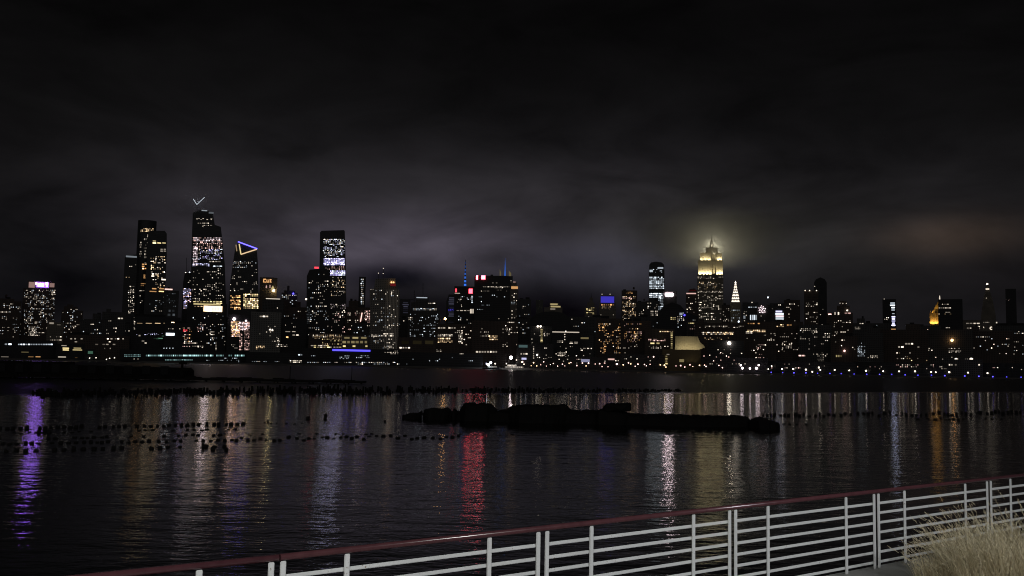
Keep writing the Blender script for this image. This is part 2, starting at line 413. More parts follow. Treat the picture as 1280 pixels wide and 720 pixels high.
b.part('shop_front', 254.5, 382.5, 277.8, 389.6, glow('w', 2.6, False), 1, .5); b.part('shop_sign', 256, 383, 264.5, 388.8, glow('k', 8, False), 1, 1.2)
for xx in (266, 269.4, 272.8, 276): b.part('shop_sign', xx - 1.2, 384.4, xx + 1.2, 388, glow('p', 1.5, False), 1, 1.2)
b.part('cornice_light', 242, 379.6, 276, 381.2, glow('y', .6, False), 1, .5)
b = tt('office_tower', 'slant-topped tower with a blue and amber triangle of light on its crown', 287, 323, 304, 2050, 'glass',
   [(288, 326, 321, 335, 3, 2.3, .24, 'cn', .5), (287, 336, 322, 366, 3.2, 2.6, .17, 'n', .45), (288, 369, 301, 387, 2.5, 2.5, .78, 'o', 1.25), (304, 367, 323, 386, 2.7, 2.6, .86, 'wy', 1.56)],
   poly=[(285, 392), (288, 350), (294, 310), (297.5, 302.5), (321, 311), (322.5, 330), (323.5, 392)], depth=40)
for p, q, c, st in (((297.5, 302.2), (321.5, 311), 'b', 4.5), ((299, 305), (301.2, 318), 'y', .9), ((301.2, 318), (321, 311.6), 'w', .95), ((295, 306), (296, 314), 'w', .3)): b.bar('edge_light', p, q, 1.15, glow(c, st, False), -.9)
b = bb('shopping_mall', 'block crossed by glowing pinkish floors below the triangle-lit tower', 285, 318, 393, 1900, 'black',
   [(288.5, 401, 300, 421, 2.2, 2.3, .85, 'pow', 1.88), (297, 402, 312, 413, 2.2, 2.6, .8, 'pk', 1.3), (299, 414, 303, 438, 2, 2.6, .8, 'p', .4), (305, 412, 312, 438, 2.2, 2.6, .62, 'p', .35), (288, 430, 297, 438, 3, 2.5, .5, 'n', .5)], roof=False)
b.lamp(292.8, 398.8, 3.3, 'k', 9, 'floodlight'); b.lamp(307.5, 401, 2.2, 'k', 2.5, 'floodlight'); b.lamp(300, 403.5, 1.7, 'k', 2.5, 'floodlight')
bb('office_block', 'wide low block with one thin amber line of light beneath the left tower cluster', 164, 226, 396, 1680, 'black',
   [(169, 403.4, 214, 404.8, 11, 1.3, .8, 'w', .65), (207, 402, 219, 406, 5.5, 2.2, .9, 'w', .9), (167, 396, 169, 412, 2, 2.6, .6, 'n', .4), (170, 416, 204, 419, 3, 2.6, .35, 'v', .7), (169, 418, 176, 421, 4, 2.4, .6, 'n', .8),
    (192, 412, 220, 425, 8, 3, .35, 'g', .06), (176, 425, 184, 430, 4, 2.5, .6, 'n', .6), (190, 422, 205, 424, 7, 2, .7, 'g', .14), (205, 433, 214, 436, 3, 2, .7, 'c', .5)])
b = bb('office_block', 'dark block with one glaring white horizontal sign and red specks at the left', 206, 242, 404, 1640, 'black',
   [(228, 409, 240, 434, 2.6, 2.8, .3, 'pon', .7), (210, 408, 226, 412, 3, 2.5, .3, 'n', .5)])
b.part('light_panel', 207.5, 416.3, 218, 419.3, glow('c', 3.0, False), .8, .5)
b.part('red_light', 229, 411.5, 231, 414.5, glow('r', .8, False), .8, .5); b.part('red_light', 232, 412, 234, 414, glow('r', .7, False), .8, .5)
b = bb('pier_terminal', 'long dark waterside terminal with two rows of teal windows', 150, 312, 438.5, 1455, 'black',
   [(155, 442.6, 176, 446.2, 2.6, 3.2, .8, 't', .40), (182, 442.6, 306, 446.2, 2.6, 3.2, .9, 't', .5), (206, 449, 241, 452.6, 2.4, 3, .8, 't', .55), (164, 448, 174, 451, 3.5, 2.6, .5, 'n', .6), (258, 449.5, 300, 453, 3, 2.6, .35, 'c', .5), (280, 446.6, 300, 449, 3, 2.4, .4, 'c', .5)], roof=False)
b.lamp(194, 439.4, .9, 'c', 2.5, 'roof_lamp', -12); b.lamp(292.6, 448.6, 1.2, 'c', 3, 'roof_lamp', -12)
for x in (204.6, 208, 212, 216): b.lamp(x, 435, .7, 'c', 1.5, 'roof_lamp', -3)

# --- between the triangle tower and the tall violet-banded tower
b = tt('hotel_tower', 'dark misty tower carrying small orange lit letters and a glowing triangle', 325, 347, 347, 2700, 'brick', [(327, 360, 332, 366, 2.4, 2.4, .3, 'o', .3)], tiers=[(329, 343, 346.6)], roof=False)
for xa, xb, ya, yb in ((329.2, 330.1, 348.6, 353), (330.1, 332.3, 348.6, 349.6), (330.1, 332.5, 352.2, 353), (333.2, 334, 349.4, 353), (334, 335.6, 352.2, 353), (335.7, 336.5, 349.4, 353), (337.2, 339.4, 349.2, 350), (338, 338.8, 350, 352.4), (337.2, 339.4, 352.3, 353)):
    b.part('sign_letter', xa, ya, xb, yb, glow('o', 1.5, False), .8, 1)
for xa, xb, ya, yb in ((332.3, 333.6, 357, 360), (337, 338, 356.4, 360)): b.part('sign_letter', xa, ya, xb, yb, glow('p', .8, False), .8, 1)
bm = bmesh.new(); q = [b.L(338.2, 362), b.L(343.6, 362), b.L(341, 357)]; prism(bm, q, -b.d / 2 - 1.6, -b.d / 2 - .4); finish('lit_pediment', bm, glow('y', .75, False), b.root)
b.lamp(342, 363.2, 3.2, 'y', 32, 'floodlight')
b = bb('office_block', 'flat-topped block with a single pale line of light along its roof edge', 328, 355, 374, 2000, 'conc', [(334, 384, 350, 396, 3, 3, .1, 'n', .7)], roof=False)
b.part('cornice_light', 332.4, 373, 350, 374.3, glow('n', .8, False), .8, .6)
b = bb('stepped_tower', 'stepped old tower with a small blue beacon on its right shoulder', 348, 376, 377, 2300, 'brick', [(352, 368, 374, 420, 3, 3, .1, 'nc', .6)], tiers=[(352, 372, 366), (355, 369, 363), (359, 362, 357)], roof=False)
b.lamp(366.6, 367, 2.4, 'b', 3.5, 'beacon')
bb('loft_building', 'broad masonry loft with three small bright windows near its roof, left of centre', 314, 352, 390, 1720, 'grid',
   [(324, 394, 336, 397, 4.2, 3, 1, 'n', .75), (318, 400, 350, 430, 3.4, 3.2, .05, 'n', .7), (320, 432, 331, 437, 3, 2.4, .7, 'w', .7), (336, 411, 342, 414, 3, 2.4, .8, 'n', .5), (344, 420, 362, 434, 3, 3, .16, 'n', .6)])
bb('office_block', 'dark slab with short warm light strips left of the violet-banded tower', 350, 384, 398, 1800, 'black',
   [(356, 413.6, 371, 415.4, 7, 1.8, 1, 'n', .6), (365, 417.6, 374, 420, 4, 2, 1, 'n', .9), (357, 420, 361, 423, 3.4, 2.6, 1, 'o', 1.4), (346, 403, 378, 412, 3, 3, .12, 'n', .6), (350, 430, 360, 434, 3, 2.6, .5, 'n', .5)])
bb('apartment_tower', 'modest dark tower with sparse windows standing before the blue-beacon tower', 362, 387, 384, 1950, 'brick', [(364, 386, 386, 425, 3, 3, .11, 'nc', .55)])
b = tt('office_tower', 'dark speckled tower with a small red roof light beside the violet-banded tower', 383, 413, 337, 1900, 'black',
   [(385, 342, 411, 436, 3.0, 2.9, .15, 'nnc', .55), (383.5, 383, 387, 405, 1.6, 3, .7, 'c', .06)], poly=[(382.5, 420), (383.5, 345), (387, 337), (406, 335.5), (412.5, 338), (413, 420)], roof=False)  # last zone: faint emission painting the lit left edge
b.part('red_light', 393, 333.4, 398.4, 335.6, glow('r', 1.6, False), .8, .3); b.lamp(382.6, 374, 2.2, 'n', 2.2, 'floodlight', -22)
b = tt('office_tower', 'tall dark-capped tower with two bright violet bands of floors', 399, 433, 288, 2050, 'glass',
   [(404, 298.5, 431, 321.5, 2.0, 2.1, .42, 'ncv', 1.4), (404.5, 322.4, 431, 331.6, 1.35, 1.5, 1, 'llv', 2.5), (406, 333, 431, 337, 3, 2, .3, 'p', .5), (402, 338, 431.5, 344.6, 1.35, 1.5, .97, 'vlc', 2.5),
    (411, 346, 432, 372, 2.6, 2.4, .26, 'nw', .5), (411, 379.6, 433, 386, 2.4, 2.2, .5, 'nk', .45), (413, 387, 434, 420, 2.8, 2.8, .2, 'np', .6)],
   poly=[(398.5, 430), (399.3, 340), (400, 290.4), (402, 288.4), (430, 287.6), (431, 289), (432.5, 340), (433.5, 430)], depth=44)
bb('apartment_block', 'dark block squeezed between violet-banded tower and gridded tower, pinkish slanted light line', 432, 464, 384, 1950, 'brick',
   [(434, 388, 462, 415, 3, 3, .2, 'nnp', .6), (456, 386, 463, 404, 3.4, 2.4, .7, 'p', .7)], tiers=[(436, 448, 376)]).bar('edge_light', (452.6, 391), (450.6, 402), .9, glow('p', 1.8, False))
b = tt('slender_tower', 'thin tower marked by a vertical string of lights left of the gridded tower', 449, 457.5, 346, 2600, 'black', [(451, 348, 454.6, 381, 3, 3.4, .75, 'cn', .6)], roof=False)
b = tt('residential_tower', 'tower with a pale ladder-like facade grid and red lights on its dark cap', 461, 500, 361, 1800, 'grid',
   [(466, 362, 498, 436, 3.0, 3.0, .15, 'nnc', .5), (463, 361, 477, 364, 3, 2.5, .4, 'n', .6), (479, 416, 492, 421, 2.6, 2.8, .85, 'n', .7), (464, 418, 476, 421, 3, 2.5, .7, 'n', .28), (480, 432, 490, 437, 2.6, 2.6, .7, 'n', .6)],
   poly=[(461.5, 438), (462.5, 400), (462, 362), (467.5, 360.5), (469.5, 348.5), (494, 347.6), (496, 360), (500, 365), (499, 400), (498, 438)], roof=False)
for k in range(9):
    x = 482 + k * 1.85; b.part('facade_rib', x - .22, 362, x + .22, 436, glow('n', .035, False), .8, .3)  # ribs emit faintly in place of light on the facade
b.lamp(489.3, 353, 1.8, 'o', 2.6, 'beacon'); b.lamp(492, 353, 1.7, 'o', 2.2, 'beacon')
b.part('crown_band', 488, 354.4, 494.6, 357.6, glow('r', .10, False), .6, .25)
b.bar('mast', (479, 348.4), (479.3, 335), .5, STEEL, 8)
for x, y in ((473, 341), (479, 341.5), (479.3, 335), (480.4, 349)): b.lamp(x, y, 1.0, 'n', 1.0, 'mast_lamp', -b.d / 2 + 8)
b.bar('mast', (473, 348.4), (473, 341), .4, STEEL, 8)
b = bb('glass_tower', 'pale misty blue-grey tower half hidden right of the gridded tower', 500, 513, 374, 2500, 'glass', [(502, 377, 512, 392, 9, 2.6, .8, 'v', .045)], roof=False)  # bands of faint emission stand in for the floodlit facade
b = bb('construction_tower', 'unfinished dark tower with mast and a lit row of work lights at its top', 510, 550, 387, 1950, 'conc',
   [(516, 385, 548, 388, 2.4, 2.4, .8, 'nc', .40), (535, 376.4, 544, 380, 3, 2.6, .8, 'n', .8), (512, 392, 548, 421, 2.4, 2.6, .17, 'c', .42), (510, 396, 516, 400, 2.6, 2.6, .5, 'n', .7)], tiers=[(514, 546, 378), (520, 536, 371.6)], roof=False)
b.part('cornice_light', 520.6, 371.4, 534, 372.5, glow('c', .5, False), .8, .5); b.bar('mast', (517.6, 386), (517.8, 363), .7, STEEL, 2); b.bar('crane_arm', (508, 375), (519, 373.6), .5, STEEL, 2); b.bar('mast', (528.6, 372), (528.8, 353), .6, STEEL, 6)
b = bb('pier_shed', 'low building with three glowing yellow floors above the blue light strip', 427, 461, 419.6, 1640, 'stone',
   [(428.4, 420.4, 460, 424.2, 10.4, 3.2, 1, 'y', .55), (427.6, 425, 460, 430.2, 5.3, 4.4, 1, 'y', .5), (427.8, 431, 433, 434.4, 5, 3, 1, 'y', .5), (440, 431, 445, 434.4, 5, 3, 1, 'y', .6), (456, 431, 460, 434.4, 4, 3, 1, 'y', .55), (392, 432, 426, 434.5, 4, 2.4, .6, 'n', .6)], roof=False)
b = bb('low_building', 'low warm-lit strip of shops under the red-lit speckled tower', 386, 428, 416, 1660, 'brick',
   [(390, 418, 428, 424, 3.2, 2.6, .5, 'wn', .5), (402, 423, 428, 431, 2.6, 2.8, .5, 'yw', .4), (388, 431, 428, 435, 4, 2.6, .7, 'yn', .55)])
b = bb('pier_shed', 'waterfront pier shed edged by a vivid blue strip of light', 378, 502, 436, 1460, 'black',
   [(424, 444, 437, 449, 2.6, 2.6, .6, 'c', .5), (445, 443.6, 462, 448, 2.6, 2.6, .5, 'c', .5), (388, 444, 400, 447, 3, 2.6, .35, 'c', .5), (384, 452, 500, 456, 3, 2.8, .35, 'cn', .7), (480, 438, 498, 443, 3, 2.6, .4, 'n', .5), (500, 444, 560, 450, 3, 2.6, .1, 'c', .5)], roof=False)
b.part('blue_strip', 415.6, 436.9, 463, 439.1, glow('b', 1.7, False), .8, .6)
for x, y, r_, st in ((404, 452.8, 2.2, 5), (409.5, 453.2, 1.7, 4), (459, 452.6, 1.8, 2.5), (492.6, 453.8, 1.6, 4), (495.6, 452.4, 1.5, 4), (518, 447, 1.5, 2.5)): b.lamp(x, y, r_, 'c', st, 'floodlight', -12)
b = bb('pier_shed', 'low dark shed with small white lamps right of the teal-windowed terminal', 308, 380, 440.6, 1458, 'black',
   [(312, 451, 350, 456, 3, 2.6, .4, 'cn', .7), (368, 442, 380, 445, 4, 2.6, .9, 'c', .7), (362, 450, 384, 453.6, 2.7, 3, .85, 'n', .6)], roof=False)
for x, y, r_, st in ((316.8, 449, 1.5, 4), (333.6, 451.2, 1.4, 4), (324, 447, 1.2, 2), (376, 443.2, 1.5, 3.5)): b.lamp(x, y, r_, 'c', st, 'floodlight', -12)
b = bb('warehouse', 'dim ochre-walled warehouse right of the gridded tower', 497, 545, 422, 1620, 'brick', [(499, 433.4, 513, 436, 3.2, 2.4, .95, 'n', .85), (499, 424, 544, 432, 15, 7, 1, 'y', .011)], roof=False)  # second zone paints the dimly lit wall by faint emission
bb('pier_shed', 'long dark riverside shed left of the bright moored boats', 500, 604, 441, 1460, 'black',
   [(502, 446, 600, 456, 3.2, 3, .06, 'c', .6), (574, 440, 580, 443, 2.6, 2.4, .7, 'n', .8)], roof=False)

# --- centre
b = tt('glass_tower', 'bluish glass tower with faint violet floors beside the blue-spired tower', 557, 571, 368, 2250, 'glass', [(559, 371, 571, 404, 12, 2.6, .85, 'v', .04), (560, 386, 571, 389, 3, 2, .8, 'b', .4)], roof=False, poly=[(556.5, 410), (558, 376), (561, 368), (571.5, 368), (571.5, 410)])  # first zone: faint emission painted in for the facade's dim reflected light
b = tt('office_tower', 'dark tower with glowing red corner signs and a tall blue-lit mast', 568, 594, 358, 2150, 'black',
   [(572, 370, 590, 375, 2.2, 2.1, .5, 'nc', .5), (571, 375, 590, 384, 2.8, 2.4, .12, 'n', .5), (570, 387.4, 588, 389, 4, 1.6, .8, 'n', .5), (570, 392, 592, 436, 3, 3, .13, 'nc', .6), (589, 367.6, 591.2, 379, 2, 1.8, .9, 'c', .6)], roof=False)
b.part('red_sign', 569, 360.8, 571, 365.2, glow('r', 2.0, False), .8, .6); b.part('red_sign', 586, 361, 590.6, 366.8, glow('r', 6.5, False), .8, .6)
b.part('cornice_light', 568.4, 366.2, 575, 367, glow('n', .5, False), .8, .5)
for k in range(3): b.part('window', 587.6 + k * 1.6, 386.3, 588.7 + k * 1.6, 391.7, glow('n', .8, False), .6, .3)
ms = b.bar('antenna_mast', (581.4, 359), (581.8, 324), 2.6, STEEL, 10, r2=.5)
for k in range(7):
    y = 357 - k * 4.6; r_ = 2.3 * (1 - k / 8); b.bar('mast_light', (581.4 + k * .06, y), (581.4 + k * .06, y - 2.6), r_ + .3, glow('B', [.9, .75, .55, .42, .28, .18, .1][k], False), 10, n=8)
b = tt('office_slab', 'big black slab tower with two red-white glowing signs at its upper left', 593, 638.5, 345.6, 1900, 'black',
   [(612.5, 352.6, 622, 354.6, 2.3, 2, .9, 'n', .35), (603.5, 358, 637, 360.2, 2.4, 2, .86, 'n', .48), (600, 362, 637, 364.4, 3, 2, .25, 'n', .5), (595, 366, 637, 378, 3, 2.6, .05, 'c', .4), (598, 380.4, 612, 382.4, 2.6, 2, .5, 'c', .45),
    (594, 386, 606, 389, 2.6, 2, .5, 'c', .5), (595, 390, 637, 403, 3, 2.7, .05, 'n', .5), (597, 402, 640, 406, 3, 2.4, .22, 'n', .5)],
   poly=[(592.4, 440), (593, 347), (594.5, 344.6), (613, 344.6), (613.5, 343.2), (616, 343.2), (616.5, 344.8), (630, 344.6), (637.4, 345.2), (638.8, 440)], depth=40)
b.part('red_sign', 595.2, 344.2, 597.4, 349.6, glow('r', 14, False), .8, .8); b.part('red_sign', 601.6, 344.4, 606.6, 349.2, glow('r', 15, False), .8, .8)
b.part('sign_letter', 595.9, 345, 596.9, 349, glow('k', 5, False), .5, 1.4); b.part('sign_letter', 602.8, 345.2, 605.4, 348.6, glow('k', 5, False), .5, 1.4)
b = tt('spired_tower', 'misty tower behind the black slab, its spire glowing blue between pale corners', 624, 641, 345, 3300, 'glass', [(626, 350, 640, 358, 3, 2.4, .2, 'n', .3)], roof=False)
b.bar('spire', (631.2, 346), (631.6, 322), 2.8, glow('B', .55, False), 14, r2=.3, n=8)
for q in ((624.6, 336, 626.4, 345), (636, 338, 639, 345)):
    bm = bmesh.new(); p0, p1, p2 = b.L(q[0], q[1]), b.L(q[0], q[3]), b.L(q[2], q[3]); prism(bm, [p0, p1, p2, b.L(q[2], (q[1] + q[3]) / 2)], -b.d / 2, -b.d / 2 + 6); finish('crown_fin', bm, glow('y', .11, False), b.root)  # fins emit, standing in for light on the corners
b = tt('domed_tower', 'slim far tower with an amber-lit crown just right of the black slab', 637.5, 648, 362, 2900, 'stone', [(639, 366, 647, 420, 3, 3, .14, 'n', .45), (638.6, 377, 644, 380.6, 2.6, 3, .8, 'c', .2)], tiers=[(639.5, 646, 353)], roof=False)
b.part('crown_light', 639, 358, 647.4, 361, glow('o', .62, False), .8, .5); b.part('crown_light', 641.4, 352, 644.4, 353, glow('p', .4, False), .8, .5)
b = bb('loft_building', 'square loft with four tidy rows of warm windows left of the black slab', 545, 592, 405, 1700, 'brick',
   [(547, 408.4, 570, 411.4, 3.1, 2.6, .9, 'n', .6), (547, 417.4, 566, 420.6, 2.8, 2.6, .8, 'n', .55), (547, 421.8, 566, 424.6, 2.8, 2.4, .95, 'w', .75), (547, 425.6, 566, 428.4, 2.8, 2.4, .85, 'w', .65), (573, 416, 578, 428, 2.4, 3, .75, 'n', .6), (568, 408, 592, 432, 3.2, 3, .08, 'n', .7), (545, 436, 552, 440, 3, 2.5, .5, 'n', .5)])
b.bar('mast', (556, 405.6), (556, 398), .4, STEEL, 3); b.lamp(556.4, 398.2, 2.3, 'o', 26, 'beacon', -14)
bb('loft_building', 'wide loft with a low row of six warm windows below the black slab', 590, 648, 401, 1690, 'brick',
   [(594.6, 438, 622, 441.6, 3.4, 3, .92, 'n', .8), (611, 419, 622, 425.4, 2.7, 2.8, .75, 'w', .7), (600, 417, 611, 421, 2.8, 2.6, .5, 'n', .5), (632, 402, 647, 404, 2.5, 2, .7, 'n', .45), (628, 406, 650, 434, 3, 3, .15, 'n', .6), (594, 410, 612, 416, 3, 3, .2, 'n', .6)])
bb('apartment_tower', 'plain dark tower with few windows right of the amber-crowned one', 646, 664, 374, 2300, 'conc', [(648, 376, 662, 420, 2.8, 2.8, .13, 'nc', .42)])
bb('glass_tower', 'ghostly pale grey tower fading in the mist above the dark humped block', 670, 679, 375, 3600, 'conc', roof=False)
b = bb('hotel_block', 'dark block with two paired roof floodlights and a lit stair column', 663, 690, 408, 1680, 'conc',
   [(675, 411, 679, 428, 3.6, 2.6, .8, 'y', .3), (664, 412, 690, 440, 3.2, 3, .06, 'n', .6)], roof=False)
b.lamp(672.2, 408, 2.0, 'n', 3.4, 'floodlight'); b.lamp(675.8, 408, 2.0, 'n', 3.4, 'floodlight')
bb('domed_hall', 'wide dark rounded mass without lights in the centre of the skyline', 662, 714, 404, 1900, 'black', poly=[(661, 420), (663, 398), (670, 393), (678, 390), (692, 389), (704, 391), (712, 397), (715, 420)])
b = bb('stepped_tower', 'small stepped tower with yellowish lit setbacks behind the dark rounded mass', 680, 703, 384, 2700, 'stone', [], tiers=[(687, 699, 378.6)], roof=False)
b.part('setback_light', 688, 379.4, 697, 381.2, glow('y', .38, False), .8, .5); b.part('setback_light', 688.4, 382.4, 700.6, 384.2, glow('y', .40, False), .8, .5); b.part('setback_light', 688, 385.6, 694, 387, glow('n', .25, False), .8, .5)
b = bb('office_block', 'black box-like block outlined by a thin lit roof edge, centre right', 690, 726, 415, 1640, 'black',
   [(696, 425.4, 704, 428.6, 2.8, 2.6, .8, 'n', .42), (711, 427, 723, 430, 5.6, 2, 1, 'n', .4), (692, 432, 724, 448, 3, 3, .12, 'n', .6), (697, 440, 708, 452, 2.2, 2.4, .7, 'n', .42)], roof=False)
b.part('cornice_light', 690.4, 414.6, 724, 415.7, glow('n', .65, False), .8, .5); b.lamp(707.2, 413.6, 1.2, 'n', 3, 'roof_lamp')
for y in (418, 421, 424.4): b.lamp(706, y, 1.0, 'n', 1.2, 'wall_lamp')
bb('office_block', 'dark block with one wide soft yellow window band right of the outlined box', 722, 742, 418, 1660, 'conc', [(724.6, 420.8, 737, 424.6, 12, 3.2, 1, 'y', .4), (724, 430, 741, 450, 3, 3, .1, 'n', .7)], roof=False)
b = bb('office_block', 'riverside block with a teal lit canopy and violet sign near the moored boats', 646, 692, 430, 1500, 'black',
   [(650, 440.6, 663, 444, 3.2, 2.4, .9, 'n', .7), (666, 432, 668, 449, 2, 3, .9, 'n', .7), (680, 434, 684, 445, 2.6, 3, .5, 'n', .6), (664, 446, 692, 449, 3, 2.6, .3, 'n', .6)], roof=False)
b.part('lit_canopy', 648.5, 431.2, 659.4, 434.4, glow('t', .10, False), .8, .5); b.part('lit_sign', 652, 447.2, 658, 449.6, glow('v', .9, False), .8, .5); b.lamp(671.4, 443.6, 1.6, 'n', 3.0, 'floodlight')
b = bb('stepped_tower', 'small tower with a pinnacle and brightly lit crooked floors, centre right', 731, 746, 384, 2500, 'stone', [(733, 384, 743, 393, 3.2, 2.2, .72, 'y', .5), (732, 395, 746, 430, 3, 3, .1, 'n', .55)], tiers=[(734, 743, 378), (737, 741, 372)], roof=False)
b.bar('pinnacle', (739, 373), (739, 366), 1.4, STEEL, 6, r2=.2)
b = bb('office_tower', 'tower crowned by a saturated blue lit roof band over amber floors', 748, 770, 368.6, 2300, 'stone', [(751, 379.6, 768, 382.4, 3, 2.4, .95, 'o', .42), (752, 383, 766, 387, 3, 2.2, .5, 'w', .3), (750, 390, 768, 404, 3, 3, .06, 'n', .5)], roof=False, poly=[(748.5, 410), (749, 378), (751.5, 369.4), (767, 369), (769.6, 378), (770, 410)])
b.part('lit_roof_band', 751, 370.6, 767.6, 378.4, glow('b', .45, False), .8, .5); b.lamp(752.5, 367, 1.2, 'n', .8, 'beacon'); b.lamp(762.6, 367, 1.2, 'n', .8, 'beacon')
bb('apartment_block', 'long dark apartment block full of orange-tinted windows below the blue-roofed tower', 745, 778, 398, 1720, 'brick', [(748, 404, 776, 442, 2.8, 2.8, .24, 'oonw', .6), (754, 428, 757, 440, 2.4, 2.6, .8, 'o', .55), (748, 404, 758, 414, 2.6, 2.6, .45, 'o', .5)])
tt('apartment_tower', 'brown tower densely dotted with warm windows, left of the white-gridded tower', 777, 796.5, 363, 2100, 'brick', [(778, 370, 795, 404, 2.3, 2.4, .42, 'wwn', .6), (782, 364.6, 791, 367, 2.8, 2, .8, 'o', .45), (778, 371, 790, 374, 2.6, 2, .8, 'p', .5)])
bb('apartment_block', 'low broad block with scattered orange windows under the warm-dotted brown tower', 776, 814, 401, 1710, 'brick', [(780, 404, 802, 428, 2.6, 2.7, .3, 'opw', .62), (778, 428, 812, 446, 3, 2.8, .1, 'n', .7)])
bb('office_block', 'narrow grey gap block just left of the white-gridded tower', 796, 811, 377, 2500, 'conc', [(798, 382, 810, 400, 3, 3, .08, 'n', .4)])
b = tt('office_tower', 'white-gridded tower with a dark rounded cap and two cap lights', 811, 830.6, 333, 2500, 'glass',
   [(811.6, 345.6, 830.2, 361.4, 2.05, 1.9, .93, 'c', .75), (811.6, 366, 830.2, 372.4, 2.05, 1.9, .93, 'c',1.6), (822.6, 372.4, 830.4, 388, 2.0, 1.9, .9, 'c', .6), (812, 336, 830, 343, 2.4, 2.4, .2, 'c', .4)],
   poly=[(810.8, 410), (811, 340), (811.6, 331), (814, 328), (820, 327), (827, 328), (830.2, 331), (830.6, 340), (831, 410)], depth=36)
b.part('cap_light', 812, 337.4, 816, 340, glow('c', .6, False), .8, .5); b.part('cap_light', 822, 334, 829, 336, glow('c', .5, False), .8, .5)
b = bb('office_block', 'block topped by a glaring pinkish white sign right of the white-gridded tower', 829, 846, 364, 2400, 'conc', [(832, 374, 845, 388, 3, 3, .06, 'n', .4)], roof=False)
b.part('roof_sign', 831.6, 366.4, 841.4, 370, glow('k', 22, False), .8, .8)
bb('apartment_block', 'dark block with two columns of square windows in front of the white-gridded tower', 807, 822.6, 376, 2050, 'conc', [(813, 388, 817, 395, 2.2, 2.6, .9, 'n', .36), (818.6, 388, 822.4, 395, 2, 2.6, .9, 'n', .3), (809, 378, 822, 386, 3, 3, .12, 'n', .6)])
b = bb('domed_hall', 'dark rounded unlit mass with a blue speck between white-gridded and golden-crowned towers', 824, 872, 396, 1950, 'black', [(838, 396, 845, 400, 3, 2.6, .8, 'y', .6), (846, 388, 870, 410, 3, 3, .12, 'nc', .55)], poly=[(823, 410), (825, 388), (830, 382), (840, 378), (850, 381), (858, 390), (873, 396), (873, 410)])
b.lamp(855.6, 394, 2.2, 'b', 2.4, 'beacon'); b.part('lit_sign', 849.4, 391, 853, 394, glow('c', .35, False), .8, .5)
b = bb('office_block', 'block with lit parapet line and bright corner column left of the cream hall', 806, 843, 411, 1650, 'brick',
   [(824, 413.4, 842, 415.4, 3, 2, .9, 'w', .55), (837.8, 415, 841.4, 439, 3.4, 2.6, .95, 'y', .42), (810, 423.4, 832, 426.6, 2.8, 2.6, .8, 'p', .62), (812, 427.6, 826, 430.6, 6, 2.4, 1, 'y', .5), (810, 432, 836, 436, 3.6, 2.6, .35, 'n', .5), (808, 401, 822, 411, 3, 3, .2, 'n', .5)], roof=False)
# --- golden-crowned tower and the right half
CR = CROWNSTONE
b = tt('landmark_tower', 'tallest tower on the right, golden floodlit crown glowing into the low cloud', 871.6, 904.2, 343.6, 3200, 'stone',
   [(872, 345.5, 904, 349, 2.6, 2.2, .35, 'n', .35), (872, 352, 904, 362, 2.3, 2.2, .36, 'wn', .38), (872, 363.5, 904, 366, 2.5, 2, .45, 'n', .42), (872, 368, 886, 388, 2.4, 2.5, .22, 'n', .42), (886, 369, 904, 376, 2.5, 2.3, .55, 'n', .52), (873, 378, 904, 400, 2.8, 2.6, .2, 'n', .5)],
   tiers=[], roof=False, depth=60)
yb = -b.d / 2
def crown(xa, xb, yt, yb_, inset, dep, nm, mat=CR):
    lx0, zt = b.L(xa, yt); lx1, _ = b.L(xb, yt); _, z0 = b.L((xa + xb) / 2, yb_)
    bm = bmesh.new(); n = max(3, int((lx1 - lx0) / 5.5)); w = (lx1 - lx0)
    box(bm, ((lx0 + lx1) / 2, yb + inset + 1.2 + dep / 2, (zt + z0) / 2), (w, dep, zt - z0))
    for k in range(n + 1):                                  # stone piers between window strips
        x = lx0 + 1.2 + (w - 2.4) * k / n
        box(bm, (x, yb + inset + .6, (zt + z0) / 2 - .2), (2.2, 1.6, zt - z0 - .5))
    return finish(nm, bm, mat, b.root)
crown(872.8, 889.6, 325.4, 343.7, 1.5, 30, 'crown_wing'); crown(895.2, 903.4, 325.4, 343.7, 1.5, 30, 'crown_wing')
crown(889.0, 895.8, 318, 343.9, 7, 30, 'crown_core')
crown(875.2, 888.6, 315.6, 325.6, 4, 26, 'crown_wing'); crown(896.2, 902.4, 316.2, 325.6, 4, 26, 'crown_wing')
crown(882, 897, 308.6, 319, 14, 14, 'crown_core')
for p, q, r1, r2 in (((889.4, 310), (889.6, 300), 7, 5), ((889.6, 300), (889.8, 291), 1.8, .5)): b.bar('mooring_mast', p, q, r1, CR, 24, r2, 10)
def lampl(name, loc, col, power, parent, r=1.0, cone=110, tilt=0.0):
    """A floodlight thrown upwards, tilted towards the wall behind it."""
    l = bpy.data.lights.new(name, 'SPOT'); l.energy = power; l.color = col; l.shadow_soft_size = r; l.spot_size = math.radians(cone); l.spot_blend = .6
    o = bpy.data.objects.new(name, l); COL.objects.link(o); o.parent = parent; o.location = loc; o.rotation_euler = (PI - math.radians(tilt), 0, 0); return o
GOLD = (1.0, .85, .48)
for x, y, pw, dy in ((875, 342.6, 11000, -6), (879.5, 342.6, 11000, -6), (884, 342.6, 11000, -6), (888, 342.6, 10000, -6), (896.6, 342.6, 11000, -6), (900, 342.6, 11000, -6), (903, 342.6, 8000, -6),
                     (877, 324.8, 7500, -4), (881.6, 324.8, 7500, -4), (886.4, 324.8, 7500, -4), (897.6, 324.8, 7500, -4), (901, 324.8, 7500, -4)):
    lx, lz = b.L(x, y); lampl('crown_flood_or_halo', (lx, yb + dy + 2.5, lz - 2), GOLD, pw * 2.6, b.root, .8, 125, 24)
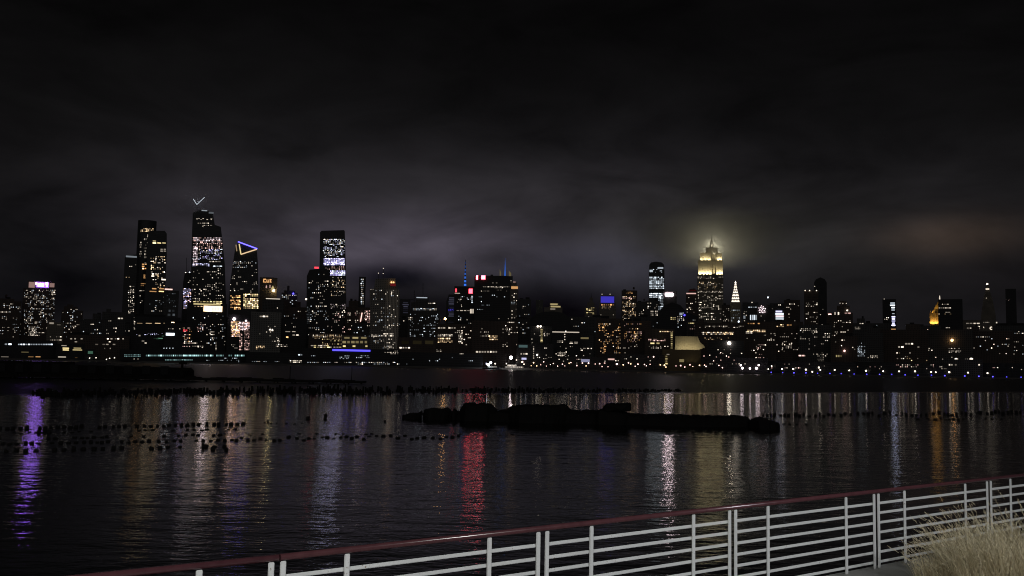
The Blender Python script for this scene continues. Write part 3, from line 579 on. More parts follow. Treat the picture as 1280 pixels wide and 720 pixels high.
for x, y, pw in ((889.5, 303, 230000), (885, 311.5, 110000), (894, 311.5, 110000)):     # halo lights added for the cloud, hidden behind the mast and the top stage
    lx, lz = b.L(x, y); l = lampl('crown_flood_or_halo', (lx, b.d / 2 + 6, lz), (1, .92, .64), pw, b.root, 2); l.data.type = 'POINT'; l.data.shadow_soft_size = 2
lx, lz = b.L(889.6, 308.6); lampl('crown_flood_or_halo', (lx, yb + 9, lz), (1, .95, .78), 26000, b.root, .8, 90, 22)
for x in (886.4, 892.8):
    lx, lz = b.L(x, 318); lampl('crown_flood_or_halo', (lx, yb + 8, lz), (1, .93, .7), 9000, b.root, .8, 120, 22)
ESB = b
b = bb('office_block', 'dark dome-roofed block with a pinkish cornice left of the golden-crowned tower', 857, 874, 366.6, 2400, 'brick', [(858, 371, 873, 404, 2.6, 2.6, .18, 'n', .5)], poly=[(857, 410), (857.4, 366.4), (859.4, 366), (862, 361.4), (868, 360.4), (872, 364), (873.6, 410)], roof=False)
b.part('cornice_light', 858, 366.2, 870, 367.5, glow('p', .8, False), .8, .5); b.part('roof_glow', 861, 362.4, 870, 363.6, glow('r', .03, False), .6, .3)
bb('office_block', 'step-shouldered dark block at the right foot of the golden-crowned tower', 902, 913, 381, 2400, 'brick', [(903, 385, 912, 402, 2.6, 2.6, .2, 'n', .5)])
# crown of lit triangles
b = tt('spired_tower', 'slender tower whose needle crown is covered in small lit triangles', 912.6, 926, 378, 4200, 'stone', [(914, 386.6, 925, 389, 2.2, 2.2, .9, 'c', .35), (914, 391, 925, 402, 3, 2.6, .3, 'c', .35)], roof=False)
bm = bmesh.new(); lx, lz = b.L(919.4, 378); hw = b.L(925, 378)[0] - lx; top = b.L(919.2, 351.6)[1]
prof = [(1, 0), (.93, .12), (.80, .28), (.62, .46), (.42, .64), (.22, .80), (.06, 1)]
for (w1, t1), (w2, t2) in zip(prof, prof[1:]):
    z1, z2 = lz + (top - lz) * t1, lz + (top - lz) * t2
    box(bm, (lx, 0, (z1 + z2) / 2), (2 * hw * (w1 + w2) / 2, 2 * hw * (w1 + w2) / 2, z2 - z1 - .02))
finish('crown', bm, plain('steel_cladding', (.35, .35, .36), .4, .6), b.root)
for row, (t, wfac, n) in enumerate(((.03, 1.0, 5), (.17, .92, 4), (.31, .78, 4), (.45, .62, 3), (.58, .48, 2), (.71, .34, 2), (.83, .2, 1), (.93, .12, 1))):
    for k in range(n):
        x = lx + hw * wfac * ((k + .5) / n * 2 - 1) * .86; z = lz + (top - lz) * t; hh = (top - lz) * .105; ww = hw * .24
        bm = bmesh.new(); prism(bm, [(-ww, 0), (ww, 0), (0, hh)], -.6, .6); o = finish('crown_light', bm, glow('n', 1.5 if row < 6 else 2.4, False), b.root); o.location = (x, -hw * wfac - 1.2, z)
b = bb('office_block', 'block with cool vertical light bars right of the needle-crowned tower', 928, 948, 378, 2300, 'glass', [(937, 391, 946.6, 402.6, 2.5, 11, 1, 'c', .32), (935, 383, 946, 385, 3, 2, .9, 'c', .42), (929, 393, 932, 400, 2.4, 6, 1, 'c', .6), (929, 384, 936, 402, 3, 3, .1, 'n', .5)], roof=False)
b.lamp(940, 378, 1.4, 'n', 1.2, 'beacon'); b.lamp(923.4, 402, 2.4, 'c', 3.5, 'floodlight', -20)
b = bb('office_block', 'block bearing a round cluster of sparkling pale violet lights', 946, 963, 381, 2250, 'conc', [(950, 394, 962, 402, 3, 3, .2, 'n', .5)], roof=False)
for k in range(17):
    a = k * 2.399; r_ = 4.9 * math.sqrt((k + .5) / 17); b.lamp(952.4 + r_ * math.cos(a), 387 + r_ * math.sin(a), 1.15, 'k', 2.0 + (k % 3) * .7, 'sign_bulb')
b.bar('mast', (960, 382), (960, 371), .5, STEEL, 4); b.lamp(960, 371.6, 2.2, 'c', 2.6, 'beacon', -10)
b = bb('office_block', 'block with a bright bluish screen-like sign under a plain dark roof', 962, 984, 379, 2200, 'conc', [(964, 380, 982, 387, 3, 3, .1, 'n', .6)], roof=False)
for k, (ya, yb2, c, st) in enumerate(((388.4, 390.4, 'v', 1.3), (391.4, 393.4, 'c', 1.4), (394.4, 396, 'k', 1.3), (396.6, 400.6, 'c', .7))): b.part('screen_band', 969.6 - (k == 1) * .4, ya, 979.6 - (k == 0) * 2, yb2, glow(c, st, False), .8, .5)
bb('apartment_block', 'plain dark block between the screen sign and the three-lamp roof', 980, 1000, 375, 2150, 'brick', [(983, 379, 999, 402, 3, 3, .13, 'n', .5)])
b = tt('apartment_tower', 'tower topped by three small roof lamps in front of a taller dark one', 1005, 1023, 363, 2000, 'brick', [(1007, 376, 1022, 405, 2.6, 2.6, .2, 'n', .6), (1009, 409, 1020, 413, 3, 2.4, .6, 'n', .6)], roof=False)
for x in (1006.4, 1012, 1020.6): b.lamp(x, 363.2, 1.3, 'n', 1.6, 'roof_lamp')
b = tt('round_tower', 'tall dim round-topped tower behind the one with three roof lamps', 1017, 1034, 350, 2500, 'black', [(1019, 360, 1032, 420, 3, 3, .03, 'n', .3)], poly=[(1017, 420), (1017.6, 353), (1020, 349), (1025.6, 346.6), (1031, 349), (1033.4, 353), (1034, 420)])
b.lamp(1018.4, 358, 1.2, 'n', .8, 'beacon')
b = bb('stepped_tower', 'stepped dark block with bright paired windows on its shoulders, right of the round-topped tower', 1033, 1066, 391, 2000, 'brick', [(1034, 391.6, 1040.6, 394, 6, 2.2, 1, 'p', .9), (1042.6, 388.6, 1045, 395, 2.2, 6, 1, 'n', .62), (1047, 388.6, 1049.2, 395, 2, 6, 1, 'n', .62), (1055.4, 390, 1064, 393, 4, 2.4, 1, 'p', .85), (1042, 400, 1064, 404, 3, 2.6, .4, 'n', .6), (1043, 414, 1060, 416, 2.4, 2, .9, 'n', .38), (1034, 405, 1064, 440, 3, 3, .08, 'n', .6)], tiers=[(1046, 1062, 382), (1050, 1058, 376)], roof=False)
b.lamp(1059, 388, 1.8, 'n', 2.6, 'roof_lamp'); 
for x, y in ((1050, 379), (1053.6, 379.4), (1058, 379.2)): b.lamp(x, y, .9, 'n', 1.0, 'roof_lamp')
bb('office_block', 'small peaked dark block with a slanting chain of lights, right of the stepped block', 1066, 1090, 404, 1900, 'conc', [(1074, 403.4, 1079.6, 405.4, 2.6, 2, 1, 'n', .55), (1068, 408, 1076, 412, 2.6, 2.4, .45, 'n', .5)], tiers=[(1071, 1081, 398)])
b = tt('apartment_tower', 'lone dark tower with a bright white strip down its right side', 1103, 1120, 374, 2100, 'black', [(1112, 377.4, 1119.4, 383, 7, 2.6, .9, 'c', .75), (1113.4, 383, 1119.4, 389, 5.6, 2.6, .9, 'c', 1.6), (1114, 391, 1119.4, 393, 5, 2, 1, 'c', .75), (1114, 394.6, 1119.6, 408, 5.4, 2.5, .95, 'v', 2.4), (1105, 396, 1112, 402, 3, 2.6, .2, 'n', .7)], roof=False)
b.lamp(1105.2, 373.4, 1.1, 'n', 1.0, 'beacon'); b.part('lit_entrance', 1114, 411, 1119.6, 412.8, glow('o', .6, False), .8, .5)
# gilded pyramid
b = bb('gilded_tower', 'tower with a golden floodlit pyramid roof, half hidden by the black box tower', 1162, 1186, 391, 2900, plain('gilded_stone', (.5, .36, .14), .6, 0, .2, .05), [], roof=False)
lx, lz = b.L(1174.4, 391); hw = b.L(1184, 391)[0] - lx; tz = b.L(1174.4, 373.4)[1]
bm = bmesh.new(); bmesh.ops.create_cone(bm, cap_ends=True, segments=4, radius1=hw * 1.41, radius2=.8, depth=tz - lz, matrix=Matrix.Translation((lx, 0, (lz + tz) / 2)) @ Matrix.Rotation(PI / 4, 4, 'Z')); finish('pyramid_roof', bm, plain('gilded_tiles', (.62, .43, .12), .45, .0, .2, .1), b.root)
b.bar('finial', (1174.6, 374), (1174.6, 368.8), 2.0, glow('n', .9, False), b.d / 2 + .8, r2=.9)
for k in range(5):
    x, z = b.L(1163.4 + k * 2.2, 390.6); h = abs(b.L(1164, 390)[1] - b.L(1164, 403)[1]); bm = bmesh.new(); box(bm, (0, 0, 0), (1.6, 1.6, h)); tube(bm, (0, 0, h / 2), (0, 0, h / 2 + 6), 1.2, .1, 6); o = finish('turret', bm, plain('gilded_stone', (.5, .36, .14)), b.root); o.location = (x, -b.d / 2 - .9, z - h / 2)
for x, y, pw in ((1163.6, 403, 3000), (1167, 403.4, 3600), (1170.6, 403, 3600), (1166, 389, 1500), (1170, 385, 2000)):
    a, c = b.L(x, y); lampl('wall_floodlight', (a, -b.d / 2 - 7, c - 6), (1, .62, .2), pw * 5, b.root, 1, 110, 28)
b = tt('office_slab', 'black box tower in front of the golden pyramid, lit floors on its left half', 1172.6, 1203, 374, 2200, 'black', [(1177, 379.4, 1186, 381.2, 2.4, 1.8, .95, 'n', .28), (1173, 384, 1189, 385.8, 2.6, 1.7, .95, 'n', .5), (1175, 389.4, 1188, 391.4, 3, 2, .9, 'n', .42), (1173, 391.6, 1189, 393.4, 3, 1.8, .6, 'w', .45), (1182, 408.6, 1188, 410.6, 3, 2, 1, 'n', .5)], roof=False)
b = bb('office_block', 'low dark block with two dashed rows of windows left of the clock tower', 1203, 1229, 400, 2300, 'stone', [(1207, 403, 1225, 405.4, 4.6, 2, .9, 'n', .6), (1208, 409, 1215, 411.2, 3, 2, .9, 'n', .5), (1222, 407, 1225.4, 412, 3, 2.4, 1, 'n', .5)], roof=False)
b = tt('clock_tower', 'pointed dark clock tower with white lit clock faces and a bright lantern', 1225.4, 1247, 396, 2800, 'stone', [(1228.6, 402, 1237, 403.8, 2.2, 1.6, .9, 'n', .42)], poly=[(1225.4, 440), (1226.4, 394), (1229, 376), (1231.6, 364), (1232.4, 356), (1236, 356), (1237.4, 364), (1241, 376), (1244.6, 394), (1246, 440)], roof=False)
b.lamp(1234, 354.4, 3.2, 'n', 2.6, 'lantern'); b.part('lantern_ring', 1232.2, 360.6, 1236.4, 362, glow('n', 1.2, False), .8, .5); b.lamp(1233, 372.6, 1.2, 'n', .6, 'wall_lamp')
for px_, py_, r_, fl in ((1239.3, 410.3, 2.25, 1), (1229, 410, 2.0, .55)):
    lx, lz = b.L(px_, py_); k = (b.L(px_ + 1, py_)[0] - lx); R_ = r_ * k
    bm = bmesh.new(); n = 24
    for i in range(n):
        a0, a1 = 2 * PI * i / n, 2 * PI * (i + 1) / n
        q = [(math.cos(a0) * R_ * .5, math.sin(a0) * R_ * .5), (math.cos(a0) * R_, math.sin(a0) * R_), (math.cos(a1) * R_, math.sin(a1) * R_), (math.cos(a1) * R_ * .5, math.sin(a1) * R_ * .5)]
        vs = [bm.verts.new((x * fl, 0, z)) for x, z in q]; bm.faces.new(vs)
    if fl < 1:
        bm.faces.ensure_lookup_table(); bmesh.ops.delete(bm, geom=[f for f in bm.faces if f.calc_center_median().x > 0 and f.calc_center_median().z < 0], context='FACES')
    o = finish('clock_face', bm, glow('n', 1.1, False), b.root); o.location = (lx, -b.d / 2 - .5, lz)
    so = o.modifiers.new('thickness', 'SOLIDIFY'); so.thickness = .4
b.part('window', 1245, 402.4, 1246.6, 407.6, glow('n', .7, False), .6, .4)
b = tt('slender_tower', 'thin plain dark tower near the right picture edge', 1256.6, 1270, 361, 2300, 'black', [(1257, 373.4, 1263, 376, 2, 1.8, .55, 'p', .3)], roof=False)
bb('apartment_block', 'low dark block cut by the right picture edge, behind the thin plain tower', 1262, 1296, 418, 1800, 'brick', [(1264, 424, 1282, 448, 3.2, 3, .13, 'nc', .6)])
# floodlit hall
b = bb('sports_hall', 'cream floodlit hall with a sloping right end, above the riverside lamps', 843.4, 882, 419.4, 1600, CREAM, [], poly=[(843.6, 441), (844.4, 420), (872, 420.6), (875, 427.6), (880.4, 432.4), (881, 434.6), (872, 438), (872, 441)], depth=26, roof=False)
for k, (x, pw) in enumerate(((848, 2600), (855, 2600), (862, 2600), (869, 2300), (876, 1300))):
    a, c = b.L(x, 434); lampl('wall_floodlight', (a, -b.d / 2 - 13, c - 9), (1, .86, .52), pw * 1.5, b.root, 1, 100, 38)
for k in range(11): b.part('facade_rib', 845.4 + k * 2.5, 421, 845.9 + k * 2.5, 437.6, CREAM, .5, .3)
b = bb('low_building', 'dim yellow-walled building directly beneath the cream hall', 828, 876, 437, 1530, plain('ochre_plaster', (.34, .27, .16), .8), [(846.6, 447.6, 857.6, 454, 10.6, 5.6, 1, 'y', .13), (831, 441, 835, 456, 3.6, 4, .8, 'y', .26), (832, 442, 838, 444, 5, 2, 1, 'n', .35)], roof=False)
for x in (860, 868): a, c = b.L(x, 449); lampl('wall_floodlight', (a, -b.d / 2 - 8, c - 6), (1, .84, .5), 130, b.root, 1, 110, 35)
bb('office_block', 'long wide block with three rows of warm windows right of the cream hall', 868, 932, 403.6, 1720, 'brick',
   [(874, 407, 932, 410, 2.8, 2.6, .55, 'n', .5), (876, 414.6, 917, 418.6, 2.6, 2.6, .6, 'nw', .62), (903, 415, 916, 418.4, 4, 3, 1, 'w', .95), (880, 421.6, 912, 425, 2.8, 2.6, .42, 'w', .6), (874, 428, 930, 444, 3.4, 3, .06, 'n', .7)], tiers=[(874, 880, 398)], roof=False)
b = bb('office_block', 'block with a stubby lit chimney-like tower on the long warm-rowed block', 858, 884, 402, 1760, 'conc', [(875, 399.6, 880.4, 404.4, 5, 4, 1, 'n', .14), (860, 403, 872, 405, 3, 2, .8, 'y', .5), (862, 406.6, 872, 412, 2.8, 2.6, .5, 'p', .7)], roof=False)
b = bb('office_block', 'dark block with an orange roof strip and bright warm window row, right of centre', 928, 970, 402, 1710, 'brick',
   [(934, 403.2, 950, 405.6, 3, 2, .95, 'o', .62), (934, 412, 957, 415.4, 3, 2.8, .85, 'w', .75), (930, 414, 940, 417, 3, 2.6, .6, 'n', .5), (954, 416, 970, 420, 3, 2.8, .5, 'n', .6), (930, 422, 968, 426, 3, 3, .35, 'n', .6), (944, 428, 956, 452, 2.8, 2.8, .3, 'np', .7), (926, 430, 968, 446, 3, 3, .06, 'n', .7)], roof=False)
bb('office_block', 'dark block with a stacked pair of amber window rows left of the lamp-topped apartments', 966, 1004, 402, 1730, 'brick',
   [(968, 405, 980, 409, 3, 2.4, .85, 'w', .7), (983, 404.6, 990, 408, 3, 2.4, .9, 'o', .6), (968, 416, 1002, 440, 2.8, 2.8, .13, 'n', .6), (982, 429, 990, 436, 2, 2.8, .5, 'n', .5)])
bb('apartment_block', 'dark block below the three-lamp tower, sparse bright windows', 998, 1040, 406, 1700, 'conc', [(1000, 410, 1022, 416, 3.6, 2.8, .35, 'n', .6), (1000, 416, 1038, 448, 3.2, 3, .1, 'n', .7), (998, 443, 1006, 446, 4, 2.6, 1, 'p', .7), (1022, 440, 1030, 452, 2, 2.6, .4, 'n', .3)])
b = bb('apartment_block', 'low dark block with one soft amber double window right of the lamp-topped apartments', 1038, 1072, 420, 1650, 'brick', [(1044.4, 442.6, 1052.6, 447.4, 2.7, 4.6, 1, 'y', .22), (1040, 424, 1070, 440, 3.4, 3, .07, 'n', .7)])
b.lamp(1055.6, 438.6, 2.0, 'p', 2.6, 'floodlight')
bb('glass_block', 'low block with a cluster of cool bluish windows behind the blue riverside lamps', 1064, 1104, 416, 1640, 'conc', [(1067, 432, 1082, 446, 2.6, 3, .55, 'c', .42), (1072, 428, 1078, 440, 2.4, 2.6, .4, 'c', .5), (1084, 444, 1098, 448, 3.2, 2.6, .5, 'n', .7)], tiers=[(1084, 1100, 410)])
bb('apartment_block', 'wide unlit block under the white-striped tower with a short row of warm windows', 1098, 1160, 412, 1680, 'brick', [(1122, 432, 1130, 435.4, 3.2, 2.8, 1, 'n', .8), (1131, 428, 1142, 431.4, 3.4, 2.8, 1, 'n', .85), (1146, 432.6, 1150, 435, 3, 2.6, 1, 'n', .8), (1120, 440, 1162, 454, 3.2, 3, .12, 'nw', .7)], tiers=[(1132, 1150, 405)])
b = bb('apartment_block', 'dark block under the golden pyramid with one orange-white lamp on its front', 1156, 1216, 412, 1660, 'conc', [(1186, 438, 1202, 441, 2.8, 2.6, .6, 'n', .6), (1160, 430, 1214, 450, 3.6, 3, .04, 'n', .7)], roof=False)
b.lamp(1190, 425.4, 2.5, 'o', 9, 'floodlight')
bb('apartment_block', 'dark block at the foot of the clock tower with thinly scattered windows', 1212, 1266, 414, 1680, 'brick', [(1214, 420, 1262, 450, 3.4, 3.2, .06, 'nc', .8)], tiers=[(1214, 1224, 408)])
b = bb('pier_building', 'low pier building with two glaring white floodlights near the right end', 1180, 1228, 449, 1480, 'conc', [(1184, 454, 1226, 458, 4, 3, .06, 'n', .5)], roof=False)
b.lamp(1195, 450, 3.4, 'n', 3.4, 'floodlight', -16); b.lamp(1214, 449.4, 3.0, 'n', 3.2, 'floodlight', -16)
b = bb('office_block', 'low dark infill block carrying one dazzling white lamp right of the cream hall', 884, 930, 426, 1580, 'black', [(886, 436, 928, 452, 3.2, 3, .09, 'np', .7)], roof=False)
b.lamp(911.6, 429, 2.9, 'n', 26, 'floodlight')
# dark infill behind the waterfront
for x0, x1, yt, Y, lab in ((120, 170, 404, 1900, 'dark infill block beneath the slimmest of the left clustered towers'), (270, 330, 398, 2000, 'dark infill block behind the glowing pinkish mall'), (372, 400, 400, 2050, 'dark infill block left of the red-lit speckled tower'),
                           (440, 470, 404, 1900, 'dark infill block above the yellow-floored building'), (494, 520, 398, 2000, 'dark infill block behind the ochre warehouse'), (640, 672, 398, 1950, 'dark infill block left of the paired roof floodlights'), (706, 752, 396, 1980, 'dark infill block behind the yellow window band'), (790, 830, 396, 2000, 'dark infill block behind the bright corner column block'),
                           (1080, 1112, 404, 1980, 'dark infill block left of the white-striped lone tower'), (1136, 1176, 407, 1900, 'dark infill block left of the golden pyramid'), (1240, 1290, 407, 1950, 'dark infill block right of the clock tower'), (20, 60, 402, 1900, 'dark infill block at the foot of the purple-signed tower')):
    bb('office_block', lab, x0, x1, yt, Y, 'conc', [(x0 + 2, yt + 2, x1 - 2, yt + 26, 3.2, 3, .07, 'nc', .55)])
for x0, x1, yt, lab in ((690, 760, 446, 'dark two-storey riverside row behind the left part of the warm lamp line'), (758, 830, 443, 'dark two-storey riverside row with a violet-pink lit sign'), (876, 960, 447, 'dark low riverside row right of the ochre-walled building'), (956, 1070, 452, 'dark low riverside row behind the first blue lamps'), (1066, 1186, 453, 'dark low riverside row behind the middle blue lamps'), (1224, 1296, 454, 'dark low riverside row at the right picture edge')):
    b = bb('riverside_row', lab, x0, x1, yt, 1475, 'black', [(x0 + 2, yt + 2, x1 - 2, yt + 9, 3.4, 3, .09, 'nnp', .6)], roof=False)
    if x0 == 690: b.part('lit_sign', 726.4, 449, 737, 452.6, glow('v', .35, False), .8, .5)
    if x0 == 758: b.part('lit_sign', 755 + 4, 448.2, 768, 450, glow('p', .8, False), .8, .5)
for b in BUILDINGS: b.close()
# ------------------------------------------------------------------ ground, shore, river
def structure(name, bm, mat, smooth=False):
    o = finish(name, bm, mat, None, smooth); o['kind'] = 'structure'; return o
bm = bmesh.new(); box(bm, (0, 1440 + 9000, GROUND - 2), (40000, 18000, 4 - .02)); structure('city_ground', bm, plain('asphalt', (.05, .05, .05), .9, 0, .3, .02))
bm = bmesh.new(); box(bm, (0, 1437, .4), (8000, 6, 4.2)); structure('seawall', bm, plain('seawall_concrete', (.22, .21, .20), .85, 0, .4, .05))

def water_mat():
    m, nt, out = new_mat('river_water')
    tc = N(nt, 'ShaderNodeTexCoord'); sp = N(nt, 'ShaderNodeSeparateXYZ'); nt.links.new(tc.outputs['Object'], sp.inputs[0])
    # wind ripple field; the open river beyond the old piles is rougher than the sheltered cove
    ln = math_(nt, 'SUBTRACT', sp.outputs[1], math_(nt, 'MULTIPLY_ADD', sp.outputs[0], .75, 182.0))
    mr = N(nt, 'ShaderNodeMapRange', interpolation_type='SMOOTHSTEP'); nt.links.new(ln, mr.inputs[0])
    mr.inputs[1].default_value = -6; mr.inputs[2].default_value = 14; mr.inputs[3].default_value = 0; mr.inputs[4].default_value = 1
    river = mr.outputs[0]
    def noise(sx, sy, detail, rough, w=0.0):
        mp = N(nt, 'ShaderNodeMapping'); nt.links.new(tc.outputs['Object'], mp.inputs[0]); mp.inputs['Scale'].default_value = (sx, sy, 1); mp.inputs['Rotation'].default_value = (0, 0, w)
        n = N(nt, 'ShaderNodeTexNoise'); nt.links.new(mp.outputs[0], n.inputs['Vector']); n.inputs['Scale'].default_value = 1; n.inputs['Detail'].default_value = detail; n.inputs['Roughness'].default_value = rough
        return n.outputs[0]
    big = noise(.22, .5, 2, .5, .15); mid = noise(.9, 1.7, 3, .55, -.2); fine = noise(3.2, 5.0, 2, .5, .1)
    patch = noise(.02, .035, 2, .5)
    h = math_(nt, 'ADD', math_(nt, 'MULTIPLY', big, WAVES[0]), math_(nt, 'ADD', math_(nt, 'MULTIPLY', mid, WAVES[1]), math_(nt, 'MULTIPLY', fine, WAVES[2])))
    h = math_(nt, 'MULTIPLY', h, math_(nt, 'MULTIPLY_ADD', patch, .9, .55))
    b = N(nt, 'ShaderNodeBump'); b.inputs['Strength'].default_value = 1; nt.links.new(h, b.inputs['Height'])
    nt.links.new(math_(nt, 'MULTIPLY_ADD', river, WAVES[4], 1.0), b.inputs['Distance'])
    p = N(nt, 'ShaderNodeBsdfPrincipled'); p.inputs['Base Color'].default_value = (.006, .008, .009, 1); p.inputs['IOR'].default_value = 1.33
    nt.links.new(math_(nt, 'MULTIPLY_ADD', river, WAVES[5], WAVES[3]), p.inputs['Roughness'])
    nt.links.new(b.outputs[0], p.inputs['Normal']); nt.links.new(p.outputs[0], out.inputs[0]); return m
WAVES = (.042, .025, .007, .062, 2.2, .30)
bm = bmesh.new(); bmesh.ops.create_grid(bm, x_segments=1, y_segments=1, size=1)
for v in bm.verts: v.co = Vector((v.co.x * 9000, v.co.y * 720 + 716, 0))
structure('river', bm, water_mat())

# ------------------------------------------------------------------ lamps along the far shore
POLE = plain('lamp_pole', (.10, .10, .10), .5, .3)
def pole_mesh():
    bm = bmesh.new(); tube(bm, (0, 0, 0), (0, 0, 1), .13, .08, 6); me = bpy.data.meshes.new('lamp_pole'); bm.to_mesh(me); bm.free(); me.materials.append(POLE); return me
PM = pole_mesh(); HEADS = {}
def shore_lamp(px, py, r, col, st, label, group, Y=1442.0, name='street_lamp', cat='street lamp'):
    P = at_y(px, py, Y); gz = GROUND
    o = bpy.data.objects.new(name, PM); COL.objects.link(o); o.location = (P.x, P.y, gz); o.scale = (1, 1, max(.8, P.z - gz))
    tag(o, label, cat, group)
    key = (r, col, st)
    if key not in HEADS:
        bm = bmesh.new(); bmesh.ops.create_icosphere(bm, subdivisions=2, radius=r); me = bpy.data.meshes.new('lamp_globe'); bm.to_mesh(me); bm.free(); me.materials.append(glow(col, st, False))
        for p in me.polygons: p.use_smooth = True
        HEADS[key] = me
    h = bpy.data.objects.new('lamp_globe', HEADS[key]); COL.objects.link(h); h.parent = o; h.location = (0, 0, 1.0); h.scale = (1, 1, 1 / o.scale.z)
rng = random.Random(5)
WARM = 'warm pinkish street lamp in the crowded lamp line below the centre and the cream hall'
spots = [(652, 452.6, 1.0), (664, 457.2, .8), (667, 453.4, 1.2), (671, 457.4, .9), (676, 456, .8), (679.6, 452.2, 1.0), (683, 457.6, .9), (688, 455.6, .8), (691.6, 454.4, 1.1), (697, 457.6, .8), (703, 455.2, .9), (706, 457.4, .8), (711.4, 454, 1.2), (713.6, 453.2, 1.1), (721, 457, 1.2), (728, 453.8, 1.4), (735.6, 454, 1.4), (732.6, 457.4, 1.1), (744, 455, 1.0), (749.6, 454.6, 1.4), (752.6, 458.2, 1.1), (756, 453.8, 1.1), (760, 458.4, .8), (771, 455, 1.8), (779, 456, 1.1), (785.6, 453.6, 1.4), (788.4, 454.8, 1.4), (794, 457.8, 1.0), (797.4, 455.2, 1.4), (805.6, 455.6, 1.3), (808, 457.2, 1.0), (812.6, 455.4, .9), (817, 446, 1.2), (825.4, 456, 1.4), (830.6, 456.6, 1.4), (832.4, 458.8, 1.2), (845, 457.4, .8), (850.8, 457, 1.4), (856, 458.8, .9), (862.4, 456, 1.4), (866, 458, .8), (874.4, 456.6, 1.5), (880.6, 456.4, 1.1), (882.6, 458, 1.0), (898.6, 456.8, 1.1), (903, 459.6, 1.1), (892, 451, .9), (908, 445, .9), (880, 445, .8), (901, 441, .8)]
for x, y, r in spots: shore_lamp(x, y, round(r * .72, 2), rng.choice('ppw'), rng.choice((2.4, 3.6, 6)), WARM, 'warm lamps on the far shore')
for x, y, r in ((926, 456.6, 1.6), (928, 460.2, 2.0), (937.4, 460.6, 1.6), (945.6, 460.4, 2.1), (948.4, 456.4, 1.6)): shore_lamp(x, y, r * .85, 'k', 8, 'bright violet-white street lamp in the cluster of five right of the cream hall', 'clustered lamps on the far shore')
for x, y in ((960.4, 461.4), (964.6, 457.6), (977.6, 461.4), (991.6, 461.2), (1007.4, 462), (1015.4, 464.8), (1023.6, 459.4), (1025.4, 462.4), (1043.4, 462.4), (1061.6, 463), (1082.6, 463.4), (1104, 464), (1123.8, 464.2), (1143.8, 464.2), (1164, 465), (1169.8, 465.2), (1186.6, 465.2), (1210, 465.8), (1234.4, 466.4)):
    shore_lamp(x, y, rng.choice((.95, 1.1, 1.2)), 'n', rng.choice((3.6, 5.5)), 'white promenade lamp in the row over the small blue lights at the right', 'white lamps on the far promenade')
for x, y in ((964, 465.4), (978.4, 465.6), (992.4, 466), (1007.4, 466), (1022, 466.6), (1037.4, 466.8), (1051.6, 467), (1067.6, 467.6), (1083.4, 467.8), (1099.4, 468), (1114.6, 468), (1131.4, 468.6), (1147.4, 469), (1164.4, 469), (1181, 469.6), (1206, 470), (1223.6, 470.4), (1241, 471), (1258.4, 471.4), (1276.4, 472)):
    shore_lamp(x, y, rng.choice((.8, .95)), 'b', rng.choice((1.6, 3.2)), 'small blue waterfront light in the spaced row at the right', 'blue lights on the far promenade', Y=1436.0, name='waterfront_light', cat='light')

# ------------------------------------------------------------------ moored boats
HULL = plain('white_boat_paint', (.72, .72, .70), .35, 0, .08, .5); HULLD = plain('dark_boat_hull', (.05, .06, .08), .4)
def boat(px0, px1, label, lights, decks, hullmat, Y=1420.0, wash=None):
    P0, P1 = at_y(px0, hor(px0) + 4, Y), at_y(px1, hor(px1) + 4, Y); Lh = (P1.x - P0.x); cx = (P0.x + P1.x) / 2
    root = empty('moored_boat', (cx, Y, 0)); tag(root, label, 'boat', 'boats moored at the far shore')
    bm = bmesh.new(); n = 9; secs = []
    for i in range(n):
        t = i / (n - 1); x = -Lh / 2 + Lh * t; bw = 4.2 * (1 - abs(2 * t - .9) ** 3 * .7); sh = 2.2 + 1.3 * t ** 3
        secs.append([bm.verts.new((x, s * bw * k, z)) for s, k, z in ((-1, 1, sh), (-1, .75, -.4), (1, .75, -.4), (1, 1, sh))])
    for a, b2 in zip(secs, secs[1:]):
        for k in range(4): bm.faces.new((a[k], b2[k], b2[(k + 1) % 4], a[(k + 1) % 4]))
    bm.faces.new(secs[0]); bm.faces.new(secs[-1][::-1]); bmesh.ops.recalc_face_normals(bm, faces=bm.faces); finish('hull', bm, hullmat, root)
    for (t0, t1, z0, z1) in decks:
        bm = bmesh.new(); box(bm, (-Lh / 2 + Lh * (t0 + t1) / 2, 0, (z0 + z1) / 2), (Lh * (t1 - t0), 6 - z0 * .25, z1 - z0 - .02)); bmesh.ops.bevel(bm, geom=bm.edges[:], offset=.25, segments=2, affect='EDGES')
        dk = finish('cabin', bm, HULL, root)
        for k in range(int(Lh * (t1 - t0) / 3)):
            o = bpy.data.objects.new('window', pane_mesh(glow('n', .8))); COL.objects.link(o); o.parent = dk; o.location = (-Lh / 2 + Lh * t0 + 1.6 + 3 * k, -(6 - z0 * .25) / 2 - .05, (z0 + z1) / 2 + .2); o.scale = (1.7, .1, .8)
    bm = bmesh.new(); tube(bm, (0, 0, decks[-1][3] - .1), (0, 0, decks[-1][3] + 7), .18, .1, 6); finish('mast', bm, STEEL, root)
    for px, py, r, c, st in lights:
        P = at_y(px, py, Y - 5); bm = bmesh.new(); bmesh.ops.create_icosphere(bm, subdivisions=2, radius=r); o = finish('deck_light', bm, glow(c, st, False), root, True); o.location = (P.x - cx, -5, P.z)
    if wash:
        P = at_y(wash[0], wash[1], Y - 14); l = bpy.data.lights.new('deck_floodlight', 'POINT'); l.energy = wash[2]; l.color = (1, .92, .82); l.shadow_soft_size = .4; o = bpy.data.objects.new('deck_floodlight', l); COL.objects.link(o); o.parent = root; o.location = (P.x - cx, -14, P.z)
